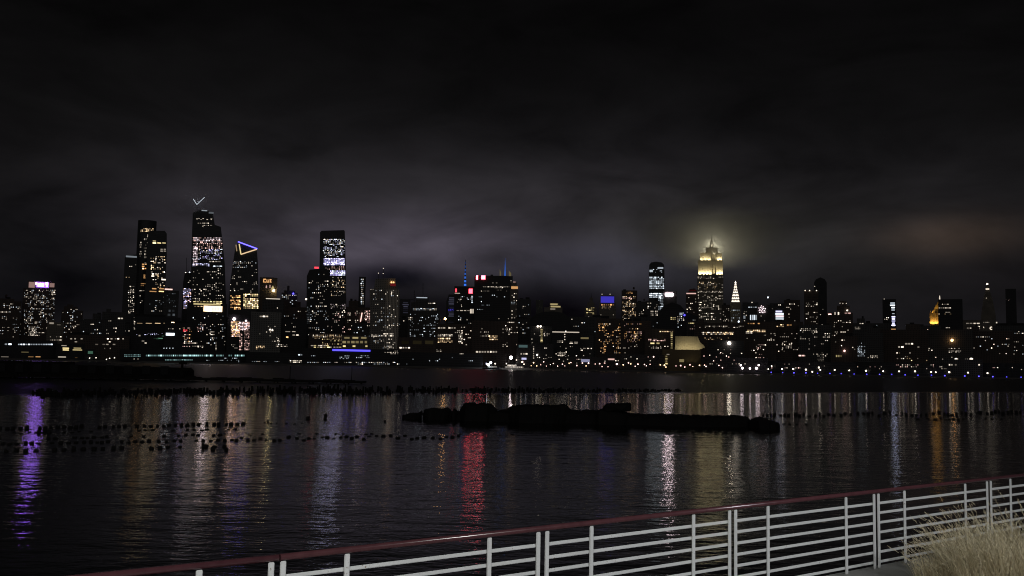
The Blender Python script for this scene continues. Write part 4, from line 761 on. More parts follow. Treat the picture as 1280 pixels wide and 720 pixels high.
boat(603, 626, 'small dark boat with clustered bluish white deck lights, left of the white boat', [(608.4, 454.8, 1.3, 'v', 5), (611, 455.8, 1.6, 'c', 9), (613.4, 453.2, 1.8, 'c', 9), (609.6, 456, 1.2, 'c', 6), (619, 454.6, 1.0, 'n', 3.5)], [(.3, .8, 2.4, 4.8)], HULLD)
boat(627, 661, 'larger white boat glowing under one dazzling mast lamp, below the black slab tower', [(638.8, 447, 2.5, 'k', 14), (653, 452.4, 1.2, 'p', 5), (655, 455.2, .9, 'n', 3), (633, 454.6, .9, 'n', 2), (645.6, 450, .9, 'n', 2)], [(.12, .8, 2.6, 5.2), (.2, .55, 5.2, 7.6)], HULL, wash=(640, 449, 5200))

# ------------------------------------------------------------------ old piles in the cove
WOOD = plain('rotten_black_timber', (.030, .027, .024), .9, 0, .5, 6.0, .02)
def pile_mesh(seed):
    r = random.Random(seed); bm = bmesh.new(); n = 9; rings = []
    hs = [-1.2, .0, .55, .82, 1.0]; rr = [1.05, 1.0, .98, .9, .62]
    for h, k in zip(hs, rr): rings.append([bm.verts.new((math.cos(2 * PI * i / n) * k * r.uniform(.85, 1.1), math.sin(2 * PI * i / n) * k * r.uniform(.85, 1.1), h + (r.uniform(-.22, .12) if h > .8 else 0))) for i in range(n)])
    for a, b2 in zip(rings, rings[1:]):
        for i in range(n): bm.faces.new((a[i], a[(i + 1) % n], b2[(i + 1) % n], b2[i]))
    bm.faces.new(rings[-1]); bm.faces.new(rings[0][::-1])
    me = bpy.data.meshes.new('pile'); bm.to_mesh(me); bm.free(); me.materials.append(WOOD); return me
PILES = [pile_mesh(k) for k in range(8)]
npile = 0
def pile(px, py, w_px, h_px, label, group):
    """px, py: where it meets the water."""
    global npile
    P = on_z(px, py, 0); k = P.y / F
    o = bpy.data.objects.new('pile_stump', PILES[npile % 8]); COL.objects.link(o); npile += 1
    o.location = (P.x, P.y, 0); o.scale = (w_px * k / 2, w_px * k / 2, max(.05, h_px * k)); o.rotation_euler = (rng.uniform(-.03, .03), rng.uniform(-.03, .03), rng.uniform(0, 6.28))
    tag(o, label, 'piling', group)
LF = 'squat black pile stump in the scattered rows of the left cove'
for (x0, y0, x1, y1, sp, keep, wr, hr) in ((0, 536, 318, 530.5, 7.8, .86, (4.0, 5.6), (2.0, 3.8)), (2, 542, 312, 536.4, 8.4, .55, (4.2, 6), (.7, 1.4)), (0, 549, 300, 543.6, 8.6, .68, (4.2, 5.6), (1.2, 2.3)), (4, 555, 302, 550.6, 8.8, .76, (4.4, 6), (1.5, 2.9)), (8, 564, 290, 558.5, 11.5, .78, (5, 6.8), (2, 3.8))):
    x = x0
    while x < x1:
        if rng.random() < keep: pile(x + rng.uniform(-1.4, 1.4), y0 + (y1 - y0) * (x - x0) / (x1 - x0) + rng.uniform(-.7, .7), rng.uniform(*wr), rng.uniform(*hr), LF, 'pile stumps in the left cove')
        x += sp * rng.uniform(.85, 1.15)
for x, y, w, h in ((48.5, 541, 4.6, 4), (56, 538, 5.4, 5), (61, 541, 4.4, 4), (254, 559, 4.8, 4.6), (266, 562, 5.6, 4), (283, 563, 5, 3.4)): pile(x, y, w, h, LF, 'pile stumps in the left cove')
MR = 'low black pile stump in the single loose row left of the sunken barge'
x = 302
while x < 575:
    pile(x, 549.5 - (x - 302) * .012 + rng.uniform(-2.6, 2.6), rng.uniform(4.4, 6), rng.uniform(1.0, 2.8), MR, 'pile stumps in the middle row')
    if rng.random() < .4: pile(x + 3, 543 + rng.uniform(-.8, .8), rng.uniform(4, 6), rng.uniform(.5, 1.2), MR, 'pile stumps in the middle row')
    x += rng.uniform(6, 11)
for x, y in ((594, 543), (605, 543.4), (625, 544), (640, 543)): pile(x, y, 4, .8, MR, 'pile stumps in the middle row')
pile(406.6, 523.4, 4.6, 6.2, 'lone tall rounded pile stump standing in the blue-white reflection', None); pile(385, 524, 5, 3.6, 'lone square pile stump just left of the tall rounded one', None)
for x, y, w, h in ((331, 528, 3, 1), (335, 527.4, 3.6, 2.8), (339, 529, 3, 1), (346, 529, 3, .8), (358, 529.6, 4, .8), (368, 530, 4, .8), (378, 529, 4, .7), (481, 527, 3, 2)): pile(x, y, w, h, 'tiny black pile stump in the sparse row behind the tall rounded one', 'tiny stumps in the middle cove')
RR = 'small black pile stump in the long thin row at the right of the cove'
x = 954
while x < 1280:
    t = (x - 954) / 326
    pile(x, 520 - t * 4 + (0 if x < 990 else rng.uniform(-1.6, 2)), rng.uniform(2.6, 5), rng.uniform(1.4, 3.4), RR, 'pile stumps at the right')
    if 1145 < x < 1215 and rng.random() < .8: pile(x + 2, 524 + rng.uniform(-1, 1), rng.uniform(3, 5.5), rng.uniform(1, 2.2), RR, 'pile stumps at the right')
    x += rng.uniform(4, 9)
for x, y in ((979, 530), (987, 530.4), (996, 530.4), (1008, 530.6), (1232, 523.6), (1240, 524), (1252, 523.6)): pile(x, y, 3.6, 1.2, RR, 'pile stumps at the right')
print('PILES', npile)
# the dense far band: nobody could count it
bm = bmesh.new(); r2 = random.Random(11)
for k in range(760):
    t = r2.random(); x = 40 + 815 * t
    yb = np.interp(x, [40, 100, 250, 450, 600, 720, 855], [494.5, 493.5, 492, 491, 490, 489.6, 489]) + r2.uniform(-2.2, 1.6) * np.interp(x, [40, 450, 855], [1.6, 1.4, .45])
    ht = np.interp(x, [40, 250, 380, 450, 560, 700, 855], [6, 6, 8, 8.5, 6, 4.5, 2.2]) * r2.uniform(.25, 1.05)
    P = on_z(x, yb, 0); k_ = P.y / F; w = r2.uniform(.16, .30); lean = (r2.uniform(-.12, .12), r2.uniform(-.1, .1)); h = ht * k_
    tube(bm, (P.x, P.y, -.6), (P.x + lean[0] * h, P.y + lean[1] * h, h), w, w * r2.uniform(.5, .95), 6)
tag(finish('pile_field', bm, WOOD), 'dense dark band of old piles stretching across the cove mouth', 'pilings', None, 'stuff')

# ------------------------------------------------------------------ dark wharf on the left
bm = bmesh.new(); prof = []
Yw = 236.0
a = at_y(-60, 470, Yw); b_ = at_y(452, 476, Yw)
box(bm, ((a.x + b_.x) / 2, Yw + 4, .62), (b_.x - a.x, 8, .5))
for k in range(46):
    x = a.x + (b_.x - a.x) * (k + .5) / 46; tube(bm, (x, Yw + .6 + (k % 2) * 6, -1), (x, Yw + .6 + (k % 2) * 6, .5), .22, n=7)
for k in range(60):                                       # ragged deck edge: broken planks
    x = a.x + (b_.x - a.x) * rng.random(); box(bm, (x, Yw + rng.uniform(.6, 6), .9 + rng.uniform(0, .25)), (rng.uniform(.6, 4), rng.uniform(.3, 1.2), rng.uniform(.1, .45)), rng.uniform(-.3, .3))
tag(finish('wharf', bm, WOOD), 'long low black timber wharf running in from the left behind the pile band', 'wharf')
root = empty('wharf_building', (at_y(75, 470, Yw + 8).x, Yw + 12, .9)); tag(root, 'unlit black shed on the wharf at the far left', 'building')
x0, x1 = at_y(-60, 460, Yw).x - root.location.x, at_y(216, 460, Yw).x - root.location.x; zt = at_y(120, 457.4, Yw).z - .9
bm = bmesh.new(); prism(bm, [(x0, 0), (x0, zt + .8), (x0 + (x1 - x0) * .42, zt + .8), (x0 + (x1 - x0) * .425, zt), (x1 - .9, zt - .15), (x1, zt - .9), (x1, 0)], -4, 4); finish('wall', bm, plain('tarred_boards', (.022, .02, .019), .9, 0, .4, 2.0), root)
for k in range(11):
    bm = bmesh.new(); box(bm, (0, 0, 0), (2.1, .14, 2.2)); o = finish('door', bm, plain('dark_shutter', (.04, .04, .042), .7, 0, .3, 4.0), root); o.location = (x0 + (x1 - x0) * (.06 + k * .085), -4.06, 1.7)
def post(px, y0, y1, r, label, arm=0):
    p0, p1 = at_y(px, y0, Yw + 1), at_y(px, y1, Yw + 1); bm = bmesh.new(); tube(bm, (0, 0, 0), (0, 0, p0.z - .85), r, r * .8, 8)
    if arm: box(bm, (arm * .1, 0, p0.z - .95), (arm, .5, .5)); tube(bm, (0, 0, p0.z - 1.2), (0, 0, p0.z - .2), r * 1.5, r, 8)
    o = finish('mooring_post', bm, WOOD); o.location = (p0.x, Yw + 1, .87); tag(o, label, 'post')
post(228, 453.4, 471, .36, 'thick dark post with a blunt arm on the wharf below the teal windows', 2.0); post(363, 457.4, 472, .11, 'thin dark pole on the wharf below the row of small shed lights'); post(440, 458.6, 472, .10, 'thin dark pole at the wharf end below the blue strip')

# ------------------------------------------------------------------ sunken barge
Yb = 92.0; k = Yb / F
root = empty('sunken_barge', (at_y(735, 528, Yb).x, Yb, 0), -.13); tag(root, 'black wreck of a sunken barge lying low across the middle of the cove', 'wreck')
def bx(px): return (at_y(px, 528, Yb).x - root.location.x) * .985 - .15
def bz(px, py): return max(.02, at_y(px, py, Yb).z)
RUST = plain('charred_hull', (.022, .020, .019), .85, 0, .5, 1.5, .05)
def ragged(name, pts, y0, y1, jag, seed, rows=7, step=.35):
    """A wreck piece: its top line sampled along the length, rounded across, broken by noise."""
    r = random.Random(seed); xs = [p[0] for p in pts]; zs = [p[1] for p in pts]; n = max(6, int((xs[-1] - xs[0]) / step)); bm = bmesh.new(); grid = []
    for i in range(n + 1):
        x = xs[0] + (xs[-1] - xs[0]) * i / n; z = float(np.interp(x, xs, zs)) * (1 + r.uniform(-jag, jag)); row = []
        endf = min(1, .35 + 3 * min(i, n - i) / n)
        for j in range(rows + 1):
            t = j / rows; y = y0 + (y1 - y0) * t; prof = min(1, (math.sin(PI * t) * 1.9) ** .45) if 0 < t < 1 else 0
            yy = (y0 + y1) / 2 + (y - (y0 + y1) / 2) * endf + r.uniform(-.08, .08)
            row.append(bm.verts.new((x + r.uniform(-.06, .06), yy, -.4 if t in (0, 1) else z * prof * (1 + r.uniform(-jag, jag) * .6))))
        grid.append(row)
    for a, b2 in zip(grid, grid[1:]):
        for j in range(rows): bm.faces.new((a[j], b2[j], b2[j + 1], a[j + 1]))
    bm.faces.new([g[0] for g in grid] + [g[-1] for g in grid][::-1]); bm.faces.new(grid[0]); bm.faces.new(grid[-1][::-1])
    bmesh.ops.recalc_face_normals(bm, faces=bm.faces)
    return finish(name, bm, RUST, root)
def line(*pp): return [(bx(x), bz(x, y)) for x, y in pp]
ragged('hull', line((521, 519.6), (530, 516), (570, 517), (640, 514), (700, 513.6), (757, 514), (792, 517.6), (830, 519), (935, 520), (940, 525)), -1.5, 4.2, .07, 1, 9)
ragged('deck_wreckage', line((524, 514), (530, 511.6), (552, 511), (558, 514)), -1.6, 2.4, .08, 2)
ragged('deck_wreckage', line((562, 517), (566, 512.6), (569, 517)), -1.2, .8, .1, 3, 5, .15)
ragged('deck_wreckage', line((572.6, 511), (574, 506), (580, 505), (608, 505.6), (616, 509), (618, 512)), -1.8, 2.6, .05, 4)
ragged('deck_wreckage', line((634, 511), (636, 508), (660, 506.4), (711, 506), (713, 511)), -2.6, 2.6, .035, 5)
ragged('stern_mound', line((936, 526), (944, 521.6), (950, 520.6), (958, 522.6), (968, 525.6), (972.6, 528)), -3, 3, .09, 6, 7, .22)
ragged('bow_debris', line((497, 521), (505, 519.4), (512, 518.6), (521, 517)), -1.6, 1.2, .25, 7, 5, .2)
for k_, (xa, xb) in enumerate(((503, 512), (508, 521), (515, 526))):
    bm = bmesh.new(); tube(bm, (bx(xa), -.6 + k_ * .6, bz(xa, 520)), (bx(xb), -.2 + k_ * .5, bz(xb, 518)), .14, .10, 7); finish('loose_timber', bm, WOOD, root)
bm = bmesh.new(); bmesh.ops.create_icosphere(bm, subdivisions=3, radius=1); r = random.Random(8)                 # the overhanging boulder-like lump
cxp, czp = bx(774), (bz(774, 504) + bz(774, 514)) / 2
for v in bm.verts:
    q = Vector(v.co); s = 1 + .10 * math.sin(q.x * 5 + 1) * math.cos(q.z * 4) + r.uniform(-.03, .03)
    ex = lambda t: math.copysign(abs(t) ** .6, t)
    v.co = Vector((cxp + ex(q.x) * (bx(791.6) - bx(756)) / 2 * s, -.4 + ex(q.y) * 1.5 * s, czp + (ex(q.z) * .44 + q.x * .10) * s))
finish('wheelhouse_remains', bm, RUST, root)
ragged('deck_wreckage', line((742, 514), (757, 511.6), (776, 512.6), (790, 517.4)), -2, 2, .06, 9)
for k_ in range(14):
    px = 800 + k_ * 9.6 + rng.uniform(-3, 3); bm = bmesh.new(); h = rng.uniform(.08, .26); box(bm, (bx(px), rng.uniform(-2, 1), bz(px, 519.4) + h / 2 - .08), (rng.uniform(.15, .6), .3, h + .1), rng.uniform(0, 1)); finish('deck_stub', bm, RUST, root)

# ------------------------------------------------------------------ promenade, railing
PZ = 2.83; RZ = 3.87
RP = [(120, 720.5), (320, 702.2), (348.5, 696.8), (640, 663.4), (1280, 593.8)]
pts = np.array([[p.x, p.y] for p in (on_z(x, y, RZ) for x, y in RP[2:])])
sl = (pts[-1, 1] - pts[0, 1]) / (pts[-1, 0] - pts[0, 0]); ic = pts[0, 1] - sl * pts[0, 0]
U = Vector((1, sl, 0)).normalized(); NRM = Vector((U.y, -U.x, 0))          # NRM points to the viewer
O = Vector((0, ic, 0))
def on_rail(px):
    """Distance along the rail of a picture column near the rail."""
    y = np.interp(px, [p[0] for p in RP], [p[1] for p in RP]) + 8
    d = ray(px, y); t = (O - EYE).dot(NRM) / d.dot(NRM); return ((EYE + d * t) - O).dot(U)
RZROT = math.atan2(U.y, U.x)
def white_paint():
    m, nt, out = new_mat('white_rail_paint'); tc = N(nt, 'ShaderNodeTexCoord'); ge = N(nt, 'ShaderNodeNewGeometry')
    def nz(sc, d, v): 
        n = N(nt, 'ShaderNodeTexNoise'); nt.links.new(v, n.inputs['Vector']); n.inputs['Scale'].default_value = sc; n.inputs['Detail'].default_value = d; return n.outputs[0]
    big = nz(2.3, 5, ge.outputs['Position']); fine = nz(38, 5, ge.outputs['Position'])
    mx = N(nt, 'ShaderNodeMix', data_type='RGBA'); nt.links.new(big, mx.inputs[0]); mx.inputs[6].default_value = (.50, .50, .49, 1); mx.inputs[7].default_value = (.76, .765, .76, 1)
    r = N(nt, 'ShaderNodeValToRGB'); nt.links.new(math_(nt, 'MULTIPLY_ADD', fine, .7, math_(nt, 'MULTIPLY', big, .3)), r.inputs[0]); r.color_ramp.elements[0].position = .61; r.color_ramp.elements[1].position = .70
    m2 = N(nt, 'ShaderNodeMix', data_type='RGBA'); nt.links.new(r.outputs[0], m2.inputs[0]); nt.links.new(mx.outputs[2], m2.inputs[6]); m2.inputs[7].default_value = (.26, .20, .15, 1)
    p = N(nt, 'ShaderNodeBsdfPrincipled'); nt.links.new(m2.outputs[2], p.inputs['Base Color']); nt.links.new(math_(nt, 'MULTIPLY_ADD', fine, .4, .25), p.inputs['Roughness'])
    b = N(nt, 'ShaderNodeBump'); b.inputs['Distance'].default_value = .002; nt.links.new(fine, b.inputs['Height']); nt.links.new(b.outputs[0], p.inputs['Normal']); nt.links.new(p.outputs[0], out.inputs[0]); return m
WHITE = white_paint()
def rail_paint():
    m, nt, out = new_mat('maroon_rail_paint'); tc = N(nt, 'ShaderNodeTexCoord'); no = N(nt, 'ShaderNodeTexNoise'); nt.links.new(tc.outputs['Object'], no.inputs['Vector']); no.inputs['Scale'].default_value = 9; no.inputs['Detail'].default_value = 6
    mx = N(nt, 'ShaderNodeMix', data_type='RGBA'); nt.links.new(no.outputs[0], mx.inputs[0]); mx.inputs[6].default_value = (.055, .019, .024, 1); mx.inputs[7].default_value = (.115, .044, .050, 1)
    p = N(nt, 'ShaderNodeBsdfPrincipled'); nt.links.new(mx.outputs[2], p.inputs['Base Color']); nt.links.new(math_(nt, 'MULTIPLY_ADD', no.outputs[0], .10, .13), p.inputs['Roughness']); nt.links.new(p.outputs[0], out.inputs[0]); return m
MAROON = rail_paint()
s_break = on_rail(348.5)
JT = O + U * s_break; PL = on_z(120, 720.5, RZ); UL = Vector((JT.x - PL.x, JT.y - PL.y, 0)).normalized()       # the left length meets the joint at a slight bend
def handrail(p, u, L, label):
    bm = bmesh.new(); tube(bm, (0, 0, 0), (L, 0, 0), .028, n=20); o = finish('handrail', bm, MAROON, None, True); o.location = (p.x, p.y, RZ); o.rotation_euler = (0, 0, math.atan2(u.y, u.x)); tag(o, label, 'handrail', 'handrails'); 
    for f in o.data.polygons: f.use_smooth = len(f.vertices) == 4
    return o
handrail(JT - UL * 8.0, UL, 7.994, 'maroon round handrail at the lower left, left of the thin joint'); handrail(JT + U * .008, U, 22.0, 'long maroon round handrail right of the thin joint')
PANELS = [((None, 249, 339), 'white railing panel at the lower left, mostly below the picture edge'), ((354, 434, 612, 673), 'white railing panel just right of the handrail joint, cut by the bottom edge'), ((684, 739.5, 867, 912), 'white railing panel under the violet-white reflection'),
          ((919.5, 960, 1057.5, 1092.5), 'white railing panel whose right foot stands on the visible concrete'), ((1098, 1130.6, 1206.5, 1233.8), 'white railing panel with dry grass rising in front of its right half'), ((1238.5, 1263, None), 'white railing panel at the right picture edge behind the grass')]
HH = RZ - .026 - PZ
def bar_box(bm, c, s, bev=.006):
    vs = box(bm, c, s); es = list({e for v in vs for e in v.link_edges}); bmesh.ops.bevel(bm, geom=es, offset=bev, segments=2, affect='EDGES')
for cols, label in PANELS:
    ss = [None if c is None else on_rail(c) for c in cols]
    full = on_rail(912) - on_rail(684)
    if ss[0] is None: ss = [ss[-1] - full, ss[-1] - full * .8] + ss[1:]
    elif ss[-1] is None: ss = ss[:-1] + [ss[0] + full * .80, ss[0] + full]
    if cols[0] is None:                                     # hangs under the left length
        NL = Vector((UL.y, -UL.x, 0)); at = []
        for c_, y_ in ((249, 716), (339, 708)):
            d = ray(c_, y_); t = (JT - EYE).dot(NL) / d.dot(NL); at.append((EYE + d * t - JT).dot(UL))
        ss = [at[1] - full, at[1] - full * .8] + at; p = JT + UL * ss[0]; rz_ = math.atan2(UL.y, UL.x)
    else: p = O + U * ss[0]; rz_ = RZROT
    root = empty('railing_panel', (p.x, p.y, PZ), rz_); tag(root, label, 'railing', 'railing panels on the promenade')
    for s in ss:
        bm = bmesh.new(); bar_box(bm, (s - ss[0], 0, HH / 2 - .004), (.052, .016, HH - .008)); finish('post', bm, WHITE, root)
    for k in range(7):
        z = (.078 + k * .1325) * 1.0; bm = bmesh.new(); bar_box(bm, ((ss[-1] - ss[0]) / 2, .017, z), (ss[-1] - ss[0] - .01, .014, .035), .005); finish('rail', bm, WHITE, root)
def strip(name, n0, n1, z0, z1, mat, s0=-16, s1=30):
    bm = bmesh.new(); c = O + U * ((s0 + s1) / 2) + NRM * ((n0 + n1) / 2); box(bm, (c.x, c.y, (z0 + z1) / 2), (s1 - s0, abs(n1 - n0), z1 - z0), RZROT); return structure(name, bm, mat)
def concrete():
    m, nt, out = new_mat('promenade_concrete'); tc = N(nt, 'ShaderNodeTexCoord')
    n1 = N(nt, 'ShaderNodeTexNoise'); nt.links.new(tc.outputs['Object'], n1.inputs['Vector']); n1.inputs['Scale'].default_value = 1.3; n1.inputs['Detail'].default_value = 8
    n2 = N(nt, 'ShaderNodeTexNoise'); nt.links.new(tc.outputs['Object'], n2.inputs['Vector']); n2.inputs['Scale'].default_value = 60; n2.inputs['Detail'].default_value = 4
    r = N(nt, 'ShaderNodeValToRGB'); nt.links.new(math_(nt, 'MULTIPLY_ADD', n2.outputs[0], .4, math_(nt, 'MULTIPLY', n1.outputs[0], .6)), r.inputs[0]); r.color_ramp.elements[0].position = .3; r.color_ramp.elements[1].position = .72
    r.color_ramp.elements[0].color = (.24, .24, .225, 1); r.color_ramp.elements[1].color = (.42, .415, .39, 1)
    p = N(nt, 'ShaderNodeBsdfPrincipled'); nt.links.new(r.outputs[0], p.inputs['Base Color']); p.inputs['Roughness'].default_value = .85
    b = N(nt, 'ShaderNodeBump'); b.inputs['Distance'].default_value = .004; nt.links.new(n2.outputs[0], b.inputs['Height']); nt.links.new(b.outputs[0], p.inputs['Normal']); nt.links.new(p.outputs[0], out.inputs[0]); return m
strip('promenade', -.10, 1.22, -2, PZ, concrete())
strip('planting_bed', 1.22, 6.5, -2, PZ - .03, plain('bark_mulch', (.075, .035, .024), .95, 0, .6, 14.0, .03))
strip('terrace', 6.5, 30, -2, PZ + .55, plain('terrace_paving', (.2, .19, .18), .85, 0, .3, 2.0))

# ------------------------------------------------------------------ dry ornamental grass
def grass_mat():
    m, nt, out = new_mat('dry_grass'); ge = N(nt, 'ShaderNodeNewGeometry'); r = N(nt, 'ShaderNodeValToRGB'); nt.links.new(ge.outputs['Random Per Island'], r.inputs[0])
    e = r.color_ramp.elements; e[0].color = (.20, .155, .085, 1); e[1].color = (.90, .82, .60, 1); q = e.new(.25); q.color = (.56, .475, .30, 1); q = e.new(.7); q.color = (.76, .67, .455, 1)
    d = N(nt, 'ShaderNodeBsdfPrincipled'); nt.links.new(r.outputs[0], d.inputs['Base Color']); d.inputs['Roughness'].default_value = .7
    t = N(nt, 'ShaderNodeBsdfTranslucent'); nt.links.new(r.outputs[0], t.inputs[0]); mx = N(nt, 'ShaderNodeMixShader'); mx.inputs[0].default_value = .25
    nt.links.new(d.outputs[0], mx.inputs[1]); nt.links.new(t.outputs[0], mx.inputs[2]); nt.links.new(mx.outputs[0], out.inputs[0]); return m
gr = random.Random(3); bm = bmesh.new()
def blade(base, ang, lean, length, w, plume):
    """An arching ribbon; seed plumes are bristly spindles at the tip."""
    d = Vector((math.cos(ang), math.sin(ang), 0)); side = Vector((-d.y, d.x, 0)); n = 7; p = Vector(base); a = gr.uniform(.02, .18); prev = None; da = lean / n
    tw = gr.uniform(-.9, .9)
    for i in range(n + 1):
        t = i / n; ww = w * (1 - t * .75); sd = (side * math.cos(tw) + d * math.sin(tw)) * ww
        cur = (bm.verts.new(p - sd), bm.verts.new(p + sd))
        if prev: bm.faces.new((prev[0], prev[1], cur[1], cur[0]))
        prev = cur; a += da * (0.5 + t); p = p + (d * math.sin(a) + Vector((0, 0, math.cos(a)))) * (length / n)
    if plume:
        dr = (d * math.sin(a) + Vector((0, 0, math.cos(a)))).normalized(); L = gr.uniform(.07, .16); s2 = dr.cross(Vector((.3, .8, .2))).normalized(); s3 = dr.cross(s2)
        for k in range(9):
            t = k / 9; q = p + dr * (L * t - .02); an = gr.uniform(0, 6.28); o = (s2 * math.cos(an) + s3 * math.sin(an)); tip = q + o * .019 * math.sin(PI * (t * .85 + .12)) + dr * .035; sd = dr.cross(o) * .0034
            bm.faces.new((bm.verts.new(q - sd), bm.verts.new(q + sd), bm.verts.new(tip)))
def clump(px, py, nb, hgt, rad):
    c = on_z(px, py, PZ - .02)
    for k in range(nb):
        rr = rad * math.sqrt(gr.random()); an = gr.uniform(0, 2 * PI); base = (c.x + rr * math.cos(an), c.y + rr * math.sin(an), PZ - .04)
        ang = gr.gauss(PI * .98, .75) if gr.random() < .72 else gr.uniform(0, 2 * PI)
        blade(base, ang, gr.uniform(.25, 1.15), hgt * (gr.uniform(.55, 1.08) if gr.random() < .965 else gr.uniform(1.08, 1.25)), gr.uniform(.004, .0085), gr.random() < .16)
for args in ((1200, 738, 720, .73, .25), (1240, 733, 980, .81, .29), (1286, 732, 980, .83, .31), (1228, 752, 800, .76, .31), (1275, 756, 800, .76, .31), (1168, 744, 330, .53, .2)): clump(*args)
tag(finish('dry_grass', bm, grass_mat()), 'arching mass of dry straw-coloured ornamental grass in front of the railing', 'grass', None, 'stuff')

# ------------------------------------------------------------------ light and air
def lamp_light(name, loc, col, power, r):
    l = bpy.data.lights.new(name, 'POINT'); l.energy = power; l.color = col; l.shadow_soft_size = r; o = bpy.data.objects.new(name, l); COL.objects.link(o); o.location = loc
lamp_light('promenade_lamp', (-2.5, -3.0, 8.6), (.97, .99, .94), 2300, .16)
lamp_light('promenade_lamp', (9.5, 2.5, 8.8), (.93, .96, 1.0), 2300, .16)

def cloud(px, py, Y, wx, wz, dens, depth, col=(.9, .9, .9), aniso=.0):
    C = at_y(px, py, Y); bm = bmesh.new(); bmesh.ops.create_icosphere(bm, subdivisions=4, radius=1)
    for v in bm.verts: v.co = Vector((v.co.x * wx * Y / F, v.co.y * depth, v.co.z * wz * Y / F))
    m, nt, out = new_mat('low_cloud'); pv = N(nt, 'ShaderNodeVolumePrincipled'); pv.inputs['Color'].default_value = (*col, 1); pv.inputs['Density'].default_value = dens; pv.inputs['Anisotropy'].default_value = aniso
    tcv = N(nt, 'ShaderNodeTexCoord'); mp = N(nt, 'ShaderNodeMapping'); nt.links.new(tcv.outputs['Generated'], mp.inputs[0]); mp.inputs['Location'].default_value = (-1, -1, -1); mp.inputs['Scale'].default_value = (2, 2, 2)
    ln = N(nt, 'ShaderNodeVectorMath', operation='LENGTH'); nt.links.new(mp.outputs[0], ln.inputs[0]); fo = math_(nt, 'POWER', math_(nt, 'MAXIMUM', math_(nt, 'SUBTRACT', 1.0, ln.outputs['Value']), 0.0), 1.3)
    nz = N(nt, 'ShaderNodeTexNoise'); nt.links.new(tcv.outputs['Object'], nz.inputs['Vector']); nz.inputs['Scale'].default_value = .011; nz.inputs['Detail'].default_value = 3
    nt.links.new(math_(nt, 'MULTIPLY', math_(nt, 'MULTIPLY', fo, dens), math_(nt, 'MULTIPLY_ADD', nz.outputs[0], 1.6, .2)), pv.inputs['Density'])
    nt.links.new(pv.outputs[0], out.inputs['Volume']); o = finish('low_cloud', bm, m, None, True); o.location = C; o['kind'] = 'stuff'; o['label'] = 'low cloud glowing around a tower top'; return o
c1 = cloud(889, 297, ESB.C.y - 30, 125, 44, .0085, 280); c1['label'] = 'yellowish low cloud glowing around the golden-crowned tower'

c2 = cloud(249, 256, 2212, 52, 20, .0035, 120); c2['label'] = 'grey low cloud swallowing the crown of the tallest left skyscraper'
c3 = cloud(350, 356, 2560, 46, 24, .0022, 200); c3['label'] = 'misty low cloud around the orange letters and the blue beacon'
c4 = cloud(618, 322, 3200, 64, 22, .0045, 200); c4['label'] = 'misty low cloud around the two blue-lit masts'
for px, py, Y, col, pw in ((247, 252, 2190, (.85, .85, 1), 1200), (631.4, 334, 3262, (.12, .3, 1), 1600)):
    P = at_y(px, py, Y); lamp_light('crown_flood_or_halo', tuple(P), col, pw, 2)  # lights added so the cloud glows around the V and the blue spire

w = bpy.data.worlds.new('World'); scene.world = w; w.use_nodes = True; nt = w.node_tree
for n in list(nt.nodes): nt.nodes.remove(n)
out = nt.nodes.new('ShaderNodeOutputWorld'); tc = N(nt, 'ShaderNodeTexCoord')
nrm = N(nt, 'ShaderNodeVectorMath', operation='NORMALIZE'); nt.links.new(tc.outputs['Generated'], nrm.inputs[0]); V = nrm.outputs[0]
sp = N(nt, 'ShaderNodeSeparateXYZ'); nt.links.new(V, sp.inputs[0])
# cloud layer: project the view direction on a deck so that clouds flatten towards the horizon
def wnoise(sc, detail, rough, off):
    mp = N(nt, 'ShaderNodeMapping'); nt.links.new(V, mp.inputs[0]); mp.inputs['Scale'].default_value = sc; mp.inputs['Location'].default_value = off
    n = N(nt, 'ShaderNodeTexNoise'); nt.links.new(mp.outputs[0], n.inputs['Vector']); n.inputs['Scale'].default_value = 1; n.inputs['Detail'].default_value = detail; n.inputs['Roughness'].default_value = rough; n.inputs['Distortion'].default_value = .6; return n.outputs[0]
nz = wnoise((5, 5, 13), 6, .52, (1.3, .2, .7)); nz2 = wnoise((13, 13, 30), 5, .5, (4.1, 2.2, .3))
wisps = math_(nt, 'MULTIPLY_ADD', nz2, .5, math_(nt, 'MULTIPLY_ADD', nz, 1.5, 0.0))       # ~1 on average
wisps = math_(nt, 'MULTIPLY_ADD', math_(nt, 'SUBTRACT', wisps, 1.0), 2.2, 1.0)
wisps = math_(nt, 'MAXIMUM', wisps, .28)
ramp = N(nt, 'ShaderNodeValToRGB'); nt.links.new(math_(nt, 'MULTIPLY', sp.outputs[2], 2.0), ramp.inputs[0])
E = ramp.color_ramp.elements
def L3(r, g, b): return (*[((c / 255 + .055) / 1.055) ** 2.4 if c > 10 else c / 255 / 12.92 for c in (r, g, b)], 1)
stops = SKY_STOPS
while len(E) < len(stops): E.new(.5)
for e, (p_, c) in zip(E, stops): e.position = p_; e.color = L3(*c)
def vm(op, a, b=None):
    n = N(nt, 'ShaderNodeVectorMath', operation=op); nt.links.new(a, n.inputs[0])
    if b is not None:
        if hasattr(b, 'links'): nt.links.new(b, n.inputs[1])
        else: n.inputs[1].default_value = b
    return n
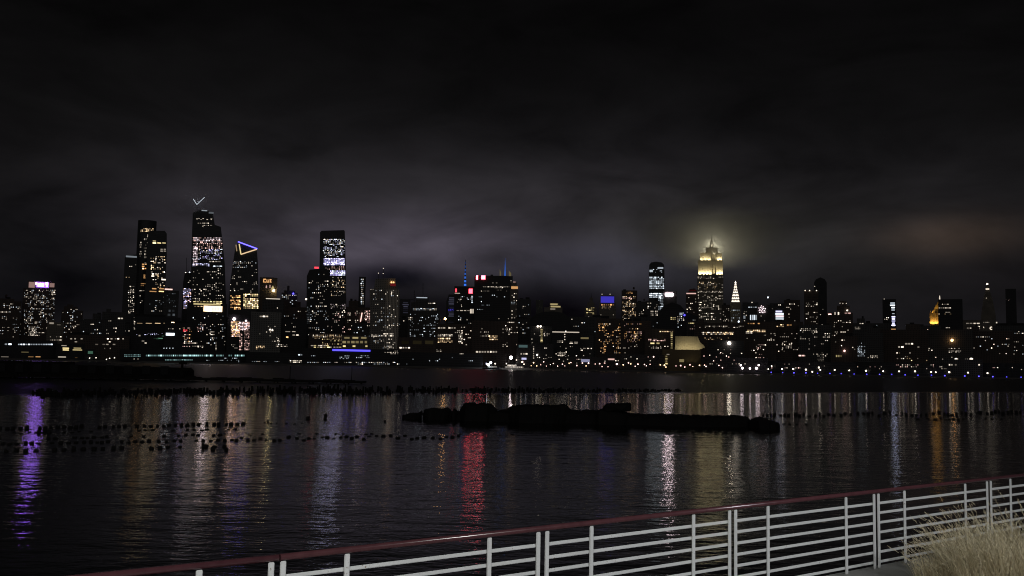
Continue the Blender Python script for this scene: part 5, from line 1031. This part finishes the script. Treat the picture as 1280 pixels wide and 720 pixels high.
tot = N(nt, 'ShaderNodeVectorMath', operation='SCALE'); nt.links.new(ramp.outputs[0], tot.inputs[0]); nt.links.new(math_(nt, 'MULTIPLY_ADD', wisps, .55, .45), tot.inputs['Scale']); acc = tot.outputs[0]
for px, py, ax, az, col, wn in SKY_BLOBS:
    c = ray(px, py).normalized(); d = vm('SUBTRACT', V, tuple(c)); s = vm('MULTIPLY', d.outputs[0], (F / ax, F / ax * .35, F / az)); ln = vm('LENGTH', s.outputs[0])
    g = math_(nt, 'EXPONENT', math_(nt, 'MULTIPLY', math_(nt, 'POWER', ln.outputs['Value'], 2.0), -1.0))
    g = math_(nt, 'MULTIPLY', g, math_(nt, 'MULTIPLY_ADD', wisps, wn, 1 - wn))
    q = N(nt, 'ShaderNodeVectorMath', operation='SCALE'); q.inputs[0].default_value = col; nt.links.new(g, q.inputs['Scale'])
    a_ = vm('ADD', acc, q.outputs[0]); acc = a_.outputs[0]
# sky glow added behind the viewer, as from towns, to lift the facades
c = Vector((.1, -1, .25)).normalized(); dt = N(nt, 'ShaderNodeVectorMath', operation='DOT_PRODUCT'); nt.links.new(V, dt.inputs[0]); dt.inputs[1].default_value = c
q = N(nt, 'ShaderNodeVectorMath', operation='SCALE'); q.inputs[0].default_value = (.052, .050, .049); nt.links.new(math_(nt, 'POWER', math_(nt, 'MAXIMUM', dt.outputs['Value'], 0.0), 2.0), q.inputs['Scale']); acc = vm('ADD', acc, q.outputs[0]).outputs[0]
acc = vm('MAXIMUM', acc, (.0012, .0012, .0013)).outputs[0]
bg = N(nt, 'ShaderNodeBackground'); nt.links.new(acc, bg.inputs[0]); bg.inputs[1].default_value = 1.0
sky = N(nt, 'ShaderNodeTexSky', sky_type='NISHITA'); sky.sun_disc = False; sky.sun_elevation = math.radians(-8); sky.sun_rotation = math.radians(200)
b2 = N(nt, 'ShaderNodeBackground'); nt.links.new(sky.outputs[0], b2.inputs[0]); b2.inputs[1].default_value = .05
ad = N(nt, 'ShaderNodeAddShader'); nt.links.new(bg.outputs[0], ad.inputs[0]); nt.links.new(b2.outputs[0], ad.inputs[1]); nt.links.new(ad.outputs[0], out.inputs[0])
w.cycles.sampling_method = 'AUTOMATIC'
